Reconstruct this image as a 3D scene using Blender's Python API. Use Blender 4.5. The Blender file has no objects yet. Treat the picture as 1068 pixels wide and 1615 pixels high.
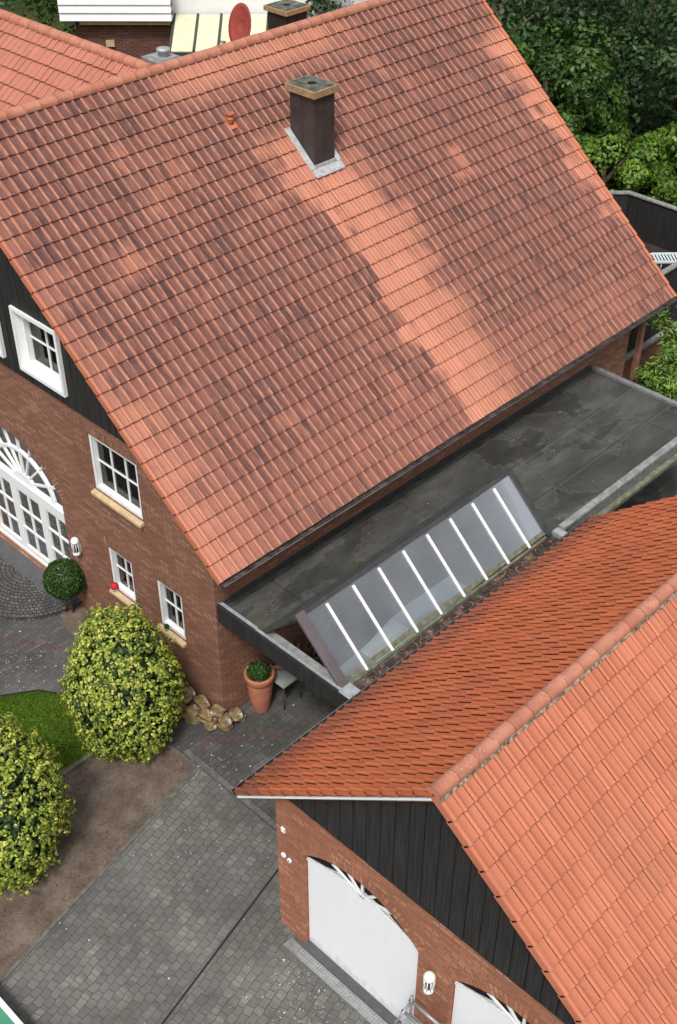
import bpy, bmesh, math, random
import numpy as np
from mathutils import Vector, Matrix
from mathutils.geometry import tessellate_polygon
R_ = math.radians
sc = bpy.context.scene
col = sc.collection
# ------------------------------------------------------------------ camera, sky, sun, exposure
cd = bpy.data.cameras.new('camera'); cam = bpy.data.objects.new('camera', cd); col.objects.link(cam)
cd.sensor_fit = 'VERTICAL'; cd.angle_y = 2 * math.atan(807.5 / 1922.9); cd.clip_start = .1; cd.clip_end = 1000
_r = Vector((0.69842, -0.71569, 0.00123)); _u = Vector((0.44154, 0.43223, 0.78627)); _f = Vector((0.56325, 0.54860, -0.61788))
cam.matrix_world = Matrix(((_r.x, _u.x, -_f.x, -10.534), (_r.y, _u.y, -_f.y, -13.491), (_r.z, _u.z, -_f.z, 18.658), (0, 0, 0, 1)))
sc.camera = cam
SUN_EL, SUN_AZ = 56.0, 215.0            # azimuth: direction towards the sun, degrees from +X
w = bpy.data.worlds.new('World'); sc.world = w; w.use_nodes = True
wn = w.node_tree; wn.nodes.clear()
sky = wn.nodes.new('ShaderNodeTexSky'); sky.sky_type = 'NISHITA'; sky.sun_disc = False
sky.sun_elevation = R_(SUN_EL); sky.sun_rotation = R_(90 - SUN_AZ); sky.air_density = 1.0; sky.dust_density = 4.0; sky.ozone_density = 1.0
hs = wn.nodes.new('ShaderNodeHueSaturation'); hs.inputs['Saturation'].default_value = .3
bg = wn.nodes.new('ShaderNodeBackground'); bg.inputs[1].default_value = .135
wo = wn.nodes.new('ShaderNodeOutputWorld')
wn.links.new(sky.outputs[0], hs.inputs['Color']); wn.links.new(hs.outputs[0], bg.inputs[0]); wn.links.new(bg.outputs[0], wo.inputs[0])
sd = bpy.data.lights.new('sun', 'SUN'); sd.energy = 1.85; sd.angle = R_(9); sd.color = (1, .96, .9)
sun = bpy.data.objects.new('sun', sd); col.objects.link(sun)
sv = Vector((math.cos(R_(SUN_EL)) * math.cos(R_(SUN_AZ)), math.cos(R_(SUN_EL)) * math.sin(R_(SUN_AZ)), math.sin(R_(SUN_EL))))
sun.rotation_euler = sv.to_track_quat('Z', 'Y').to_euler()
sc.view_settings.view_transform = 'Standard'; sc.view_settings.look = 'None'; sc.view_settings.exposure = 0.35; sc.view_settings.gamma = 1

# ------------------------------------------------------------------ node helpers
class V:
    def __init__(s, nt, k): s.nt = nt; s.k = k
    def _m(s, op, *a, clamp=False):
        n = s.nt.nodes.new('ShaderNodeMath'); n.operation = op; n.use_clamp = clamp
        for i, x in enumerate((s,) + a):
            if isinstance(x, V): s.nt.links.new(x.k, n.inputs[i])
            else: n.inputs[i].default_value = x
        return V(s.nt, n.outputs[0])
    def __add__(s, o): return s._m('ADD', o)
    def __sub__(s, o): return s._m('SUBTRACT', o)
    def __mul__(s, o): return s._m('MULTIPLY', o)
    def __rsub__(s, o): return (s * -1) + o
    __radd__ = __add__; __rmul__ = __mul__
    def max(s, o): return s._m('MAXIMUM', o)
    def min(s, o): return s._m('MINIMUM', o)
    def floor(s): return s._m('FLOOR')
    def fract(s): return s._m('FRACT')
    def sat(s): return s._m('ADD', 0.0, clamp=True)
    def step(s, a, b):
        n = s.nt.nodes.new('ShaderNodeMapRange'); n.interpolation_type = 'SMOOTHSTEP'; s.nt.links.new(s.k, n.inputs[0])
        lo, hi = (a, b) if a < b else (b, a)
        n.inputs[1].default_value = lo; n.inputs[2].default_value = hi
        n.inputs[3].default_value = 0 if a < b else 1; n.inputs[4].default_value = 1 if a < b else 0
        return V(s.nt, n.outputs[0])
class M:
    def __init__(s, name, rough=.8, spec=.3, metal=0.0):
        s.m = bpy.data.materials.new(name); s.m.use_nodes = True; s.nt = s.m.node_tree; s.b = s.nt.nodes['Principled BSDF']
        s.b.inputs['Roughness'].default_value = rough; s.b.inputs['Specular IOR Level'].default_value = spec; s.b.inputs['Metallic'].default_value = metal
    def uv(s):
        n = s.nt.nodes.new('ShaderNodeUVMap'); return n.outputs[0]
    def obj(s):
        n = s.nt.nodes.new('ShaderNodeTexCoord'); return n.outputs['Object']
    def sep(s, v):
        n = s.nt.nodes.new('ShaderNodeSeparateXYZ'); s.nt.links.new(v, n.inputs[0]); return [V(s.nt, o) for o in n.outputs]
    def comb(s, *a):
        n = s.nt.nodes.new('ShaderNodeCombineXYZ')
        for i, x in enumerate(a):
            if isinstance(x, V): s.nt.links.new(x.k, n.inputs[i])
            else: n.inputs[i].default_value = x
        return n.outputs[0]
    def map(s, v, scale=(1, 1, 1), rot=0, loc=(0, 0, 0)):
        n = s.nt.nodes.new('ShaderNodeMapping'); s.nt.links.new(v, n.inputs[0]); n.inputs['Scale'].default_value = scale
        n.inputs['Rotation'].default_value = (0, 0, rot); n.inputs['Location'].default_value = loc; return n.outputs[0]
    def noise(s, v, sc_=1, detail=3, rough=.55):
        n = s.nt.nodes.new('ShaderNodeTexNoise'); s.nt.links.new(v, n.inputs['Vector']); n.inputs['Scale'].default_value = sc_
        n.inputs['Detail'].default_value = detail; n.inputs['Roughness'].default_value = rough; return V(s.nt, n.outputs[0])
    def white(s, v):
        n = s.nt.nodes.new('ShaderNodeTexWhiteNoise'); s.nt.links.new(v, n.inputs['Vector']); return V(s.nt, n.outputs['Value'])
    def voro(s, v, sc_=1, feat='F1', rnd=1.0):
        n = s.nt.nodes.new('ShaderNodeTexVoronoi'); n.feature = feat; s.nt.links.new(v, n.inputs['Vector']); n.inputs['Scale'].default_value = sc_
        n.inputs['Randomness'].default_value = rnd; return n
    def attr(s, name):
        n = s.nt.nodes.new('ShaderNodeAttribute'); n.attribute_name = name; return V(s.nt, n.outputs['Fac'])
    def mix(s, f, a, b, mode='MIX'):
        n = s.nt.nodes.new('ShaderNodeMix'); n.data_type = 'RGBA'; n.blend_type = mode; n.clamp_factor = True
        for sock, x in ((n.inputs[0], f), (n.inputs[6], a), (n.inputs[7], b)):
            if isinstance(x, V): s.nt.links.new(x.k, sock)
            elif isinstance(x, (int, float)): sock.default_value = x
            elif isinstance(x, tuple): sock.default_value = (*x, 1)
            else: s.nt.links.new(x, sock)
        return n.outputs[2]
    def ramp(s, f, *st):
        n = s.nt.nodes.new('ShaderNodeValToRGB'); s.nt.links.new(f.k, n.inputs[0]); cr = n.color_ramp
        while len(cr.elements) < len(st): cr.elements.new(.5)
        for e, (p, c) in zip(cr.elements, st): e.position = p; e.color = (*c, 1)
        return n.outputs[0]
    def col(s, c):
        if isinstance(c, tuple): s.b.inputs['Base Color'].default_value = (*c, 1)
        else: s.nt.links.new(c, s.b.inputs['Base Color'])
        return s
    def bump(s, h, strength=.5, dist=.01):
        n = s.nt.nodes.new('ShaderNodeBump'); n.inputs['Strength'].default_value = strength; n.inputs['Distance'].default_value = dist
        s.nt.links.new(h.k if isinstance(h, V) else h, n.inputs['Height']); s.nt.links.new(n.outputs[0], s.b.inputs['Normal']); return s
    def brick(s, v, c1, c2, mortar, bw, rh, ms=.008, off=.5, bias=0, smooth=.1):
        n = s.nt.nodes.new('ShaderNodeTexBrick'); s.nt.links.new(v, n.inputs['Vector']); n.offset = off
        for k, c in (('Color1', c1), ('Color2', c2), ('Mortar', mortar)): n.inputs[k].default_value = (*c, 1)
        n.inputs['Scale'].default_value = 1; n.inputs['Mortar Size'].default_value = ms; n.inputs['Brick Width'].default_value = bw
        n.inputs['Row Height'].default_value = rh; n.inputs['Bias'].default_value = bias; n.inputs['Mortar Smooth'].default_value = smooth
        return n
MAT = {}
def simple(name, c, rough=.6, spec=.3, metal=0.0, var=.12, ns=6):
    m = M(name, rough, spec, metal); o = m.obj(); n = m.noise(o, ns, 4)
    m.col(m.mix(n.step(.25, .75), tuple(x * (1 - var) for x in c), tuple(min(1, x * (1 + var)) for x in c))); m.bump(m.noise(o, ns * 12, 3), .12, .004); MAT[name] = m.m
    return m
def brickmat(name, c1, c2, c3, mortar):
    m = M(name, .9, .15); uv = m.uv(); b = m.brick(uv, c1, c2, mortar, .25, .078, .011)
    x, y, z = m.sep(uv); row = (y * (1 / .078)).floor(); cx = (x * (1 / .25) + (row * .5).fract()).floor()
    rnd = m.white(m.comb(cx, row, 3.0))
    c = m.mix(rnd.step(.7, 1.0) * V(m.nt, b.outputs['Fac'])._m('SUBTRACT', 1)._m('ABSOLUTE'), b.outputs['Color'], c3)
    big = m.noise(uv, .9, 5); c = m.mix(big.step(.35, .8) * .45, c, tuple(v * .45 for v in c1))
    eff = m.noise(m.map(uv, (1, 2, 1), 0, (7, 3, 0)), 1.1, 5); c = m.mix(eff.step(.62, .8) * .25, c, (.32, .24, .2))
    m.col(c); m.bump(V(m.nt, b.outputs['Fac']) * -1 + m.noise(uv, 40, 2) * .4, .6, .008); MAT[name] = m.m
brickmat('brick', (.325, .142, .088), (.215, .10, .066), (.38, .195, .125), (.11, .085, .068))
brickmat('brick_garage', (.44, .165, .09), (.31, .118, .068), (.50, .235, .14), (.19, .135, .10))
brickmat('brick_far', (.14, .055, .037), (.09, .038, .028), (.18, .075, .045), (.16, .12, .10))

CW, RH = .209, .3665
def tilemat(name, clean, clean2, stain=None, lich=0.0, seed=0.0, weather_and_shade=False):
    m = M(name, .72, .25); uv = m.uv(); u, v, _ = m.sep(uv); cu, cv = u.floor(), v.floor(); fu = u.fract(); fv = v.fract()
    rnd = m.white(m.comb(cu, cv, seed)); rnd2 = m.white(m.comb(cu, cv, seed + 5)); rcol = m.white(m.comb(cu, 0.0, seed + 9))
    X = u * CW; S = v * RH; P = m.comb(X, S, seed)
    c = m.mix(rnd, clean, clean2)
    c = m.mix(m.noise(P, 1.3, 4).step(.3, .75) * .35, c, tuple(x * .72 for x in clean))
    c = m.mix(rnd2.step(.93, .97) * .22, c, tuple(min(1, x * 1.25) for x in clean2))
    streak = m.noise(m.comb(X * 38, S * 2.2, seed), 1, 3, .6)
    c = m.mix(streak.step(.5, .8) * .28, c, tuple(x * .6 for x in clean))
    if stain:
        big = m.noise(m.comb(X * .42, S * .2, 2.0), 1, 4, .6); mid = m.noise(m.comb(X * 1.6, S * .9, 8.0), 1, 4, .6)
        wob = (m.noise(m.comb(X * .3, S * 1.2, 4.0), 1, 3) - .5)
        xw = X + wob * 1.5 + (rnd - .5) * .42 + (mid - .5) * 1.1
        d = (big * .85 + mid * .75 + rcol * .08 + rnd * .10 - .20) * 1.15
        band = xw.step(6.85, 7.2) * xw.step(9.3, 7.9) * S.step(6.9, 5.9)
        rgt = (xw + (S - 5) * .10).step(14.1, 14.7) * S.step(1.6, 2.6) * S.step(8.4, 7.6)
        bl = xw.step(2.0, .3) * S.step(4.6, 3.0) * .5 + xw.step(.75, .2) * .35
        top = S.step(8.4, 9.2) * xw.step(4.2, 5.4) * xw.step(10.6, 9.4) * .8
        pat = (xw - 1.9)._m('ABSOLUTE').step(.8, .1) * (S + mid - 6.5)._m('ABSOLUTE').step(.5, .1) * .55
        pat2 = (xw - 11.2)._m('ABSOLUTE').step(.4, .15) * (S - 5.3)._m('ABSOLUTE').step(.5, .3) * .7
        chl = (xw - 7.0)._m('ABSOLUTE').step(.9, .4) * (S - 6.5)._m('ABSOLUTE').step(1.2, .6) * .9
        low = S.step(2.2, .6) * .18
        cl = band.max(rgt).max(bl).max(top).max(pat).max(pat2).max(chl)
        d = d.step(.28, .72) * (1 - cl) * (1 - low)
        pan = (fu - .62)._m('ABSOLUTE').step(.42, .18)
        st = m.noise(m.comb(X * 26, S * 2.0, 1.0), 1, 4, .7).step(.36, .64)
        dd = (d * (.36 + pan * .42 + st * .34)).sat()
        dcol = m.mix(rnd2, (.150, .064, .054), (.105, .050, .048))
        c = m.mix(dd, c, dcol)
        c = m.mix((rnd2.step(.75, .9) * st * d * .6), c, (.055, .03, .032))
        hl = (fu - .2)._m('ABSOLUTE').step(.14, .02) * d * m.noise(m.comb(X * 9, S * 5, 6.0), 1, 2).step(.45, .65)
        c = m.mix(hl * .5, c, (.56, .33, .25))
    c = m.mix((fv + (m.noise(P, 9, 2) - .5) * .03).step(.845, .915) * (.50 if stain else .70), c, (.155, .055, .036))       # shadow line of the lap above, painted into the tile colour
    if weather_and_shade:
        c = m.mix((fu - .5)._m('ABSOLUTE').step(.40, .49) * .55, c, (.15, .046, .026))  # shaded side of the rolls painted as dark lines along tile edges
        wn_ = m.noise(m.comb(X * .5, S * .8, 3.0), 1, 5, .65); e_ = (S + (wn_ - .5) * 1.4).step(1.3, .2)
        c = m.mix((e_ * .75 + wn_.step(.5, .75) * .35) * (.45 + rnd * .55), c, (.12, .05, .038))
    else:
        c = m.mix(m.noise(m.comb(X * .7, S * .5, 7.0), 1, 6, .7).step(.52, .75) * .28, c, (.30, .13, .085))
    if lich:
        vr = m.voro(P, 26); sp = V(m.nt, vr.outputs['Distance']).step(.24, .1) * m.noise(P, 1.4, 3).step(.5, .68)
        c = m.mix(sp * lich, c, (.5, .42, .36))
        c = m.mix(m.noise(P, 7, 3).step(.66, .74) * m.noise(P, .6, 2).step(.5, .6) * .5, c, (.16, .06, .045))
    m.col(c); m.bump(m.noise(P, 60, 3) * .5 + streak * .5, .25, .004); MAT[name] = m.m
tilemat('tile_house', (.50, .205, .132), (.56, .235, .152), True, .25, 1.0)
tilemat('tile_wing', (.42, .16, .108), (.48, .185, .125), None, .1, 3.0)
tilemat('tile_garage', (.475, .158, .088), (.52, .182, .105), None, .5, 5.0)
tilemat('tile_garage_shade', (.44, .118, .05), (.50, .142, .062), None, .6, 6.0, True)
m = M('ridge', .75, .2); o = m.obj(); vz = m.voro(o, 22)
c = m.mix(m.noise(o, 2.2, 4).step(.3, .7), (.52, .225, .15), (.44, .17, .108)); c = m.mix(m.noise(o, 14, 4).step(.5, .7) * .3, c, (.22, .1, .07))
c = m.mix(V(m.nt, vz.outputs['Distance']).step(.3, .14) * m.noise(o, 1.2, 3).step(.46, .6) * .7, c, (.55, .46, .4)); m.col(c); m.bump(m.noise(o, 45, 3), .3, .005); MAT['ridge'] = m.m
m = M('mortar', .95, .1); o = m.obj(); n = m.noise(o, 16, 5); m.col(m.ramp(n, (.3, (.05, .035, .025)), (.5, (.24, .19, .14)), (.62, (.5, .42, .34)), (.75, (.12, .08, .05)))); m.bump(n, 1, .03); MAT['mortar'] = m.m
# wood, paint, metal
m = M('black_wood', .62, .3); o = m.obj(); x, y, z = m.sep(o); n = m.noise(m.comb(x * 30, y * 30, z * 1.2), 1, 4)
m.col(m.mix(n.step(.35, .7), (.017, .016, .016), (.034, .032, .031))); m.bump(n, .3, .004); MAT['black_wood'] = m.m
simple('brown_board', (.046, .034, .033), .55, .35, var=.25, ns=3)
simple('white_paint', (.78, .79, .79), .4, .4, var=.03, ns=2)
m = M('door_white', .42, .4); o = m.obj(); x, y, z = m.sep(o); n = m.noise(m.comb(x, y * 14, z * .7), 1, 3)
c = m.mix(n.step(.3, .7), (.78, .80, .83), (.80, .82, .85)); c = m.mix((z + (m.noise(o, 5, 5) - .5) * .9).step(.30, .03) * .35, c, (.38, .36, .32)); m.col(c); MAT['door_white'] = m.m
simple('sill_stone', (.50, .37, .22), .85, .2, var=.12, ns=9)
simple('zinc', (.36, .38, .40), .5, .5, .3, .18, 8)
simple('lead', (.40, .41, .42), .6, .5, .1, .3, 14)
simple('coping', (.23, .235, .225), .8, .3, 0, .3, 7)
simple('dark_metal', (.05, .055, .055), .5, .4, .2, .25, 5)
simple('rafter_metal', (.125, .11, .118), .5, .45, .2, .15, 4)
simple('grey_metal', (.30, .31, .31), .45, .5, .5, .2, 9)
simple('red_paint', (.29, .055, .042), .5, .4, var=.12, ns=3)
simple('post_wood', (.23, .115, .08), .8, .2, var=.3, ns=5)
simple('orange_clay', (.42, .14, .07), .7, .2, var=.2, ns=5)
simple('terracotta', (.42, .16, .095), .78, .25, var=.14, ns=4)
simple('red_flower', (.55, .02, .025), .6, .3, var=.2, ns=30)
simple('bark', (.12, .085, .06), .95, .1, var=.35, ns=12)
simple('grey_table', (.30, .33, .31), .6, .3, var=.12)
simple('black_rubber', (.02, .02, .02), .7, .3, var=.1)
simple('car_paint', (.46, .52, .57), .35, .6, .1, .04)
simple('car_window', (.74, .80, .80), .25, .6, 0, .06)
simple('lounger_plastic', (.60, .68, .72), .5, .4, var=.04)
simple('curtain', (.66, .67, .66), .9, .1, var=.2, ns=8)
simple('room_dark', (.012, .013, .014), .9, .1)
simple('pale_stucco', (.74, .75, .74), .85, .2, var=.04, ns=2)
simple('polycarb', (.62, .60, .42), .5, .3, var=.1, ns=4)
simple('green_plant_pot', (.12, .35, .06), .6, .3, var=.1)
simple('beam_mossy', (.15, .155, .11), .9, .1, var=.35, ns=9)
m = M('cap_stone', .9, .15); o = m.obj(); x, y, z = m.sep(o); n = m.noise(o, 9, 5)
c = m.mix(n.step(.35, .7), (.26, .16, .09), (.34, .25, .14)); c = m.mix(m.noise(o, 5, 4).step(.55, .7) * .5, c, (.13, .14, .06)); m.col(c); m.bump(n, .4, .01); MAT['cap_stone'] = m.m
m = M('cap_soot', .95, .1); o = m.obj(); n = m.noise(o, 7, 5); m.col(m.ramp(n, (.3, (.045, .05, .045)), (.55, (.11, .12, .10)), (.75, (.28, .23, .15)))); m.bump(n, .4, .01); MAT['cap_soot'] = m.m
# glass
def glassmat(name, tint, refl, rough, body=0.0, bodyc=(.3, .33, .35)):
    m = bpy.data.materials.new(name); m.use_nodes = True; nt = m.node_tree; nt.nodes.clear(); out = nt.nodes.new('ShaderNodeOutputMaterial')
    tr = nt.nodes.new('ShaderNodeBsdfTransparent'); tr.inputs[0].default_value = (*tint, 1); gl = nt.nodes.new('ShaderNodeBsdfGlossy'); gl.inputs['Roughness'].default_value = rough
    fr = nt.nodes.new('ShaderNodeFresnel'); fr.inputs[0].default_value = 1.5; mm = nt.nodes.new('ShaderNodeMath'); mm.operation = 'MULTIPLY_ADD'; mm.inputs[1].default_value = 1; mm.inputs[2].default_value = refl; mm.use_clamp = True
    mx = nt.nodes.new('ShaderNodeMixShader'); nt.links.new(fr.outputs[0], mm.inputs[0]); nt.links.new(mm.outputs[0], mx.inputs[0]); nt.links.new(tr.outputs[0], mx.inputs[1]); nt.links.new(gl.outputs[0], mx.inputs[2])
    last = mx.outputs[0]
    if body:
        df = nt.nodes.new('ShaderNodeBsdfDiffuse'); df.inputs[0].default_value = (*bodyc, 1); m2 = nt.nodes.new('ShaderNodeMixShader')
        tc = nt.nodes.new('ShaderNodeTexCoord'); no = nt.nodes.new('ShaderNodeTexNoise'); no.inputs['Scale'].default_value = 1.3; no.inputs['Detail'].default_value = 4
        nt.links.new(tc.outputs['Object'], no.inputs['Vector']); ma = nt.nodes.new('ShaderNodeMapRange'); ma.inputs[1].default_value = .3; ma.inputs[2].default_value = .7
        ma.inputs[3].default_value = body * .7; ma.inputs[4].default_value = body * 1.25; nt.links.new(no.outputs[0], ma.inputs[0]); nt.links.new(ma.outputs[0], m2.inputs[0])
        nt.links.new(last, m2.inputs[1]); nt.links.new(df.outputs[0], m2.inputs[2]); last = m2.outputs[0]
    nt.links.new(last, out.inputs[0]); MAT[name] = m
glassmat('window_glass', (.8, .84, .84), .02, .03)
glassmat('skylight_glass', (.93, .96, .98), .06, .04, .15, (.38, .42, .45))
glassmat('green_glass', (.5, .8, .65), .1, .1, .5, (.12, .45, .28))
# flat roof felt
m = M('felt', .75, .35); o = m.obj(); x, y, z = m.sep(o); n = m.noise(o, .8, 6, .6)
lane = (y * .95 + .15).floor(); pl_ = m.white(m.comb((x * .28 + lane * .37).floor(), lane, 2.0))
c = m.ramp(m.noise(m.comb(x * .5, y * 1.1, 0.0), 1, 8, .68), (.28, (.024, .024, .022)), (.5, (.058, .058, .053)), (.70, (.115, .113, .104)))
c = m.mix(pl_ * .35, c, (.03, .03, .028))
pd = m.noise(m.comb(x * .55, y * .9, 6.0), 1, 5, .6); c = m.mix(pd.step(.50, .62) * .42, c, (.024, .024, .023)); c = m.mix((pd - .55)._m('ABSOLUTE').step(.014, .002) * .28, c, (.14, .135, .12))
c = m.mix(m.noise(o, 2.2, 6, .7).step(.56, .68) * x.step(6, 1.0) * .7, c, (.075, .08, .02)); c = m.mix(m.noise(m.comb(x, y, 9.0), 3.2, 6, .7).step(.6, .72) * .45, c, (.05, .055, .028))
sy = (y * .95 + .15 + (m.noise(m.comb(x, 0.0, 1.0), 1.5, 3) - .5) * .03).fract(); c = m.mix(sy.step(.965, .975) * sy.step(.998, .99) * .5, c, (.016, .016, .016)); c = m.mix(sy.step(.93, .945) * sy.step(.965, .955) * .35, c, (.12, .12, .11))
sx = (x * .28 + lane * .37).fract(); c = m.mix(sx.step(.982, .986) * .35, c, (.016, .016, .016))
vz = m.voro(o, 3.5); c = m.mix(V(m.nt, vz.outputs['Distance']).step(.07, .03) * m.noise(o, 1.1, 2).step(.5, .6), c, (.35, .33, .3))
m.col(c); m.bump(m.noise(o, 30, 4) + sy.step(.965, .975) * 2, .35, .01)
rg = pd.step(.57, .54) * .35 + .4; m.nt.links.new(rg.k, m.b.inputs['Roughness']); MAT['felt'] = m.m
m = M('gutter_dirt', .95, .1); o = m.obj(); n = m.noise(o, 5, 5, .65); m.col(m.ramp(n, (.3, (.022, .018, .015)), (.52, (.06, .045, .036)), (.66, (.12, .10, .085)), (.74, (.25, .23, .2)))); m.bump(n, .8, .02); MAT['gutter_dirt'] = m.m
# paving
def paver(name, bw, rh, rot, ca, cb, joint, loc=(0, 0, 0), petals=0.0, moss=0.0, specks=.8):
    m = M(name, .85, .3); o = m.obj(); dx = m.noise(o, 3.0, 2); dy = m.noise(m.map(o, (1, 1, 1), 0, (5, 9, 0)), 3.0, 2); x, y, z = m.sep(o)
    v = m.map(m.comb(x + (dx - .5) * .11, y + (dy - .5) * .11, 0.0), (1, 1, 1), rot, loc)
    b = m.brick(v, ca, cb, joint, bw, rh, .006, .5, 0, .5); fac = V(m.nt, b.outputs['Fac'])
    px, py, _ = m.sep(v); row = (py * (1 / rh)).floor(); cx = (px * (1 / bw) + (row * .5).fract()).floor(); rnd = m.white(m.comb(cx, row, 1.0))
    c = m.mix(rnd.step(.8, 1.0) * .6 * (1 - fac), b.outputs['Color'], tuple(k * 1.5 for k in ca))
    bg_ = m.noise(o, .45, 6, .62); c = m.mix(bg_.step(.38, .62) * .62, c, tuple(k * .52 for k in cb))
    c = m.mix(m.noise(m.map(o, (1, 1, 1), 0, (3, 3, 3)), .7, 5).step(.5, .75) * .4, c, (.165, .158, .148))
    jn = m.noise(o, 1.3, 5, .65); c = m.mix(jn.step(.5, .68) * fac.step(.0, .4) * .9, c, (.05, .06, .03)); c = m.mix(m.noise(m.map(o, (1, 1, 1), 0, (8, 1, 0)), 1.0, 6, .7).step(.58, .68) * .35, c, (.055, .052, .048))
    if moss: c = m.mix(m.noise(o, 1.6, 5).step(.52, .7) * moss, c, (.05, .055, .028))
    vz = m.voro(m.map(o, (1, 1, 1), .3, (2, 1, 0)), 5.5); sp = V(m.nt, vz.outputs['Distance']).step(.13, .05) * m.noise(o, .9, 3).step(.46, .62)
    c = m.mix(sp * specks, c, (.42, .40, .37))
    vz2 = m.voro(m.map(o, (1, 1, 1), .3, (2, 1, 0)), 1.7); c = m.mix(V(m.nt, vz2.outputs['Distance']).step(.045, .03) * specks, c, (.5, .49, .46))
    m.col(c); m.bump(fac * -1 + m.noise(o, 30, 4) * .5, .55, .012); MAT[name] = m.m
paver('paving_drive', .17, .15, R_(-12), (.165, .16, .148), (.125, .122, .113), (.058, .056, .05), moss=.22)
paver('paving_path', .21, .11, R_(0), (.105, .10, .099), (.075, .072, .072), (.038, .036, .035), moss=.15, specks=.9)
paver('paving_court', .20, .17, R_(0), (.12, .118, .108), (.08, .078, .072), (.032, .031, .028), moss=.3)
paver('paving_garden', .2, .2, 0, (.09, .07, .05), (.07, .06, .04), (.03, .04, .02), moss=.6)
m = M('cobble', .85, .3); uv = m.uv(); b = m.brick(uv, (.135, .13, .125), (.07, .068, .066), (.022, .021, .02), .11, .10, .013, .5, 0, .6); o = m.obj()
c = m.mix(m.noise(o, 2, 4).step(.4, .7) * .5, b.outputs['Color'], (.04, .038, .036)); m.col(c); m.bump(V(m.nt, b.outputs['Fac']) * -1, .9, .02); MAT['cobble'] = m.m
simple('kerb', (.125, .12, .108), .9, .2, var=.3, ns=8)
simple('step_slab', (.085, .085, .088), .85, .2, var=.12, ns=5)
m = M('soil', .98, .05); o = m.obj(); n = m.noise(o, 2.0, 6, .65); c = m.ramp(n, (.3, (.085, .063, .05)), (.5, (.145, .112, .09)), (.72, (.215, .172, .142)))
c = m.mix(m.noise(o, 30, 3).step(.55, .7) * .5, c, (.03, .022, .016)); vz = m.voro(o, 9); c = m.mix(V(m.nt, vz.outputs['Distance']).step(.1, .04) * m.noise(o, 2, 2).step(.5, .6) * .6, c, (.3, .24, .18)); m.col(c); m.bump(m.noise(o, 28, 5, .7), .8, .03); MAT['soil'] = m.m
m = M('lawn_base', .95, .1); o = m.obj(); m.col(m.ramp(m.noise(o, 6, 5), (.3, (.045, .085, .008)), (.7, (.10, .17, .015)))); MAT['lawn_base'] = m.m
m = M('ground_far', .98, .05); o = m.obj(); m.col(m.ramp(m.noise(o, .5, 6), (.3, (.02, .03, .01)), (.7, (.05, .06, .02)))); MAT['ground_far'] = m.m
m = M('rock', .92, .15); o = m.obj(); n = m.noise(o, 6, 5); c = m.ramp(n, (.28, (.07, .05, .022)), (.5, (.19, .13, .06)), (.72, (.33, .25, .15))); c = m.mix(m.noise(m.map(o, (1, 1, 1), 0, (9, 4, 2)), 3, 4).step(.6, .7) * .8, c, (.55, .53, .5)); m.col(c); m.bump(n, .6, .03); MAT['rock'] = m.m
m = M('debris', .95, .05); o = m.obj(); n = m.noise(o, 4, 6, .7); m.col(m.ramp(n, (.35, (.012, .01, .008)), (.5, (.05, .035, .02)), (.62, (.13, .10, .05)))); MAT['debris'] = m.m
# foliage
def leafmat(name, *st, rough=.5, trans=.25):
    m = M(name, rough, .35); v = m.attr('leaf_tone'); c = m.ramp(v, *st); m.col(c)
    tr = m.nt.nodes.new('ShaderNodeBsdfTranslucent'); m.nt.links.new(c, tr.inputs[0]); mx = m.nt.nodes.new('ShaderNodeMixShader'); mx.inputs[0].default_value = trans
    out = m.nt.nodes['Material Output']; m.nt.links.new(m.b.outputs[0], mx.inputs[1]); m.nt.links.new(tr.outputs[0], mx.inputs[2]); m.nt.links.new(mx.outputs[0], out.inputs[0]); MAT[name] = m.m
leafmat('leaf_variegated', (0, (.018, .045, .022)), (.42, (.045, .09, .03)), (.55, (.15, .22, .03)), (.8, (.36, .43, .05)), (1, (.60, .60, .14)))
leafmat('leaf_box', (0, (.012, .035, .008)), (.5, (.03, .08, .012)), (1, (.09, .17, .03)))
leafmat('leaf_dark', (0, (.018, .042, .014)), (.5, (.034, .075, .022)), (1, (.07, .13, .035)))
leafmat('leaf_mid', (0, (.02, .05, .01)), (.5, (.045, .10, .018)), (1, (.10, .19, .035)))
leafmat('leaf_bright', (0, (.045, .10, .012)), (.5, (.11, .21, .025)), (1, (.24, .36, .06)))
leafmat('leaf_willow', (0, (.05, .12, .02)), (.5, (.14, .27, .04)), (.85, (.30, .42, .08)), (1, (.5, .42, .08)))
leafmat('grass_blade', (0, (.05, .10, .008)), (.6, (.10, .19, .014)), (1, (.17, .26, .03)))

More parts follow.
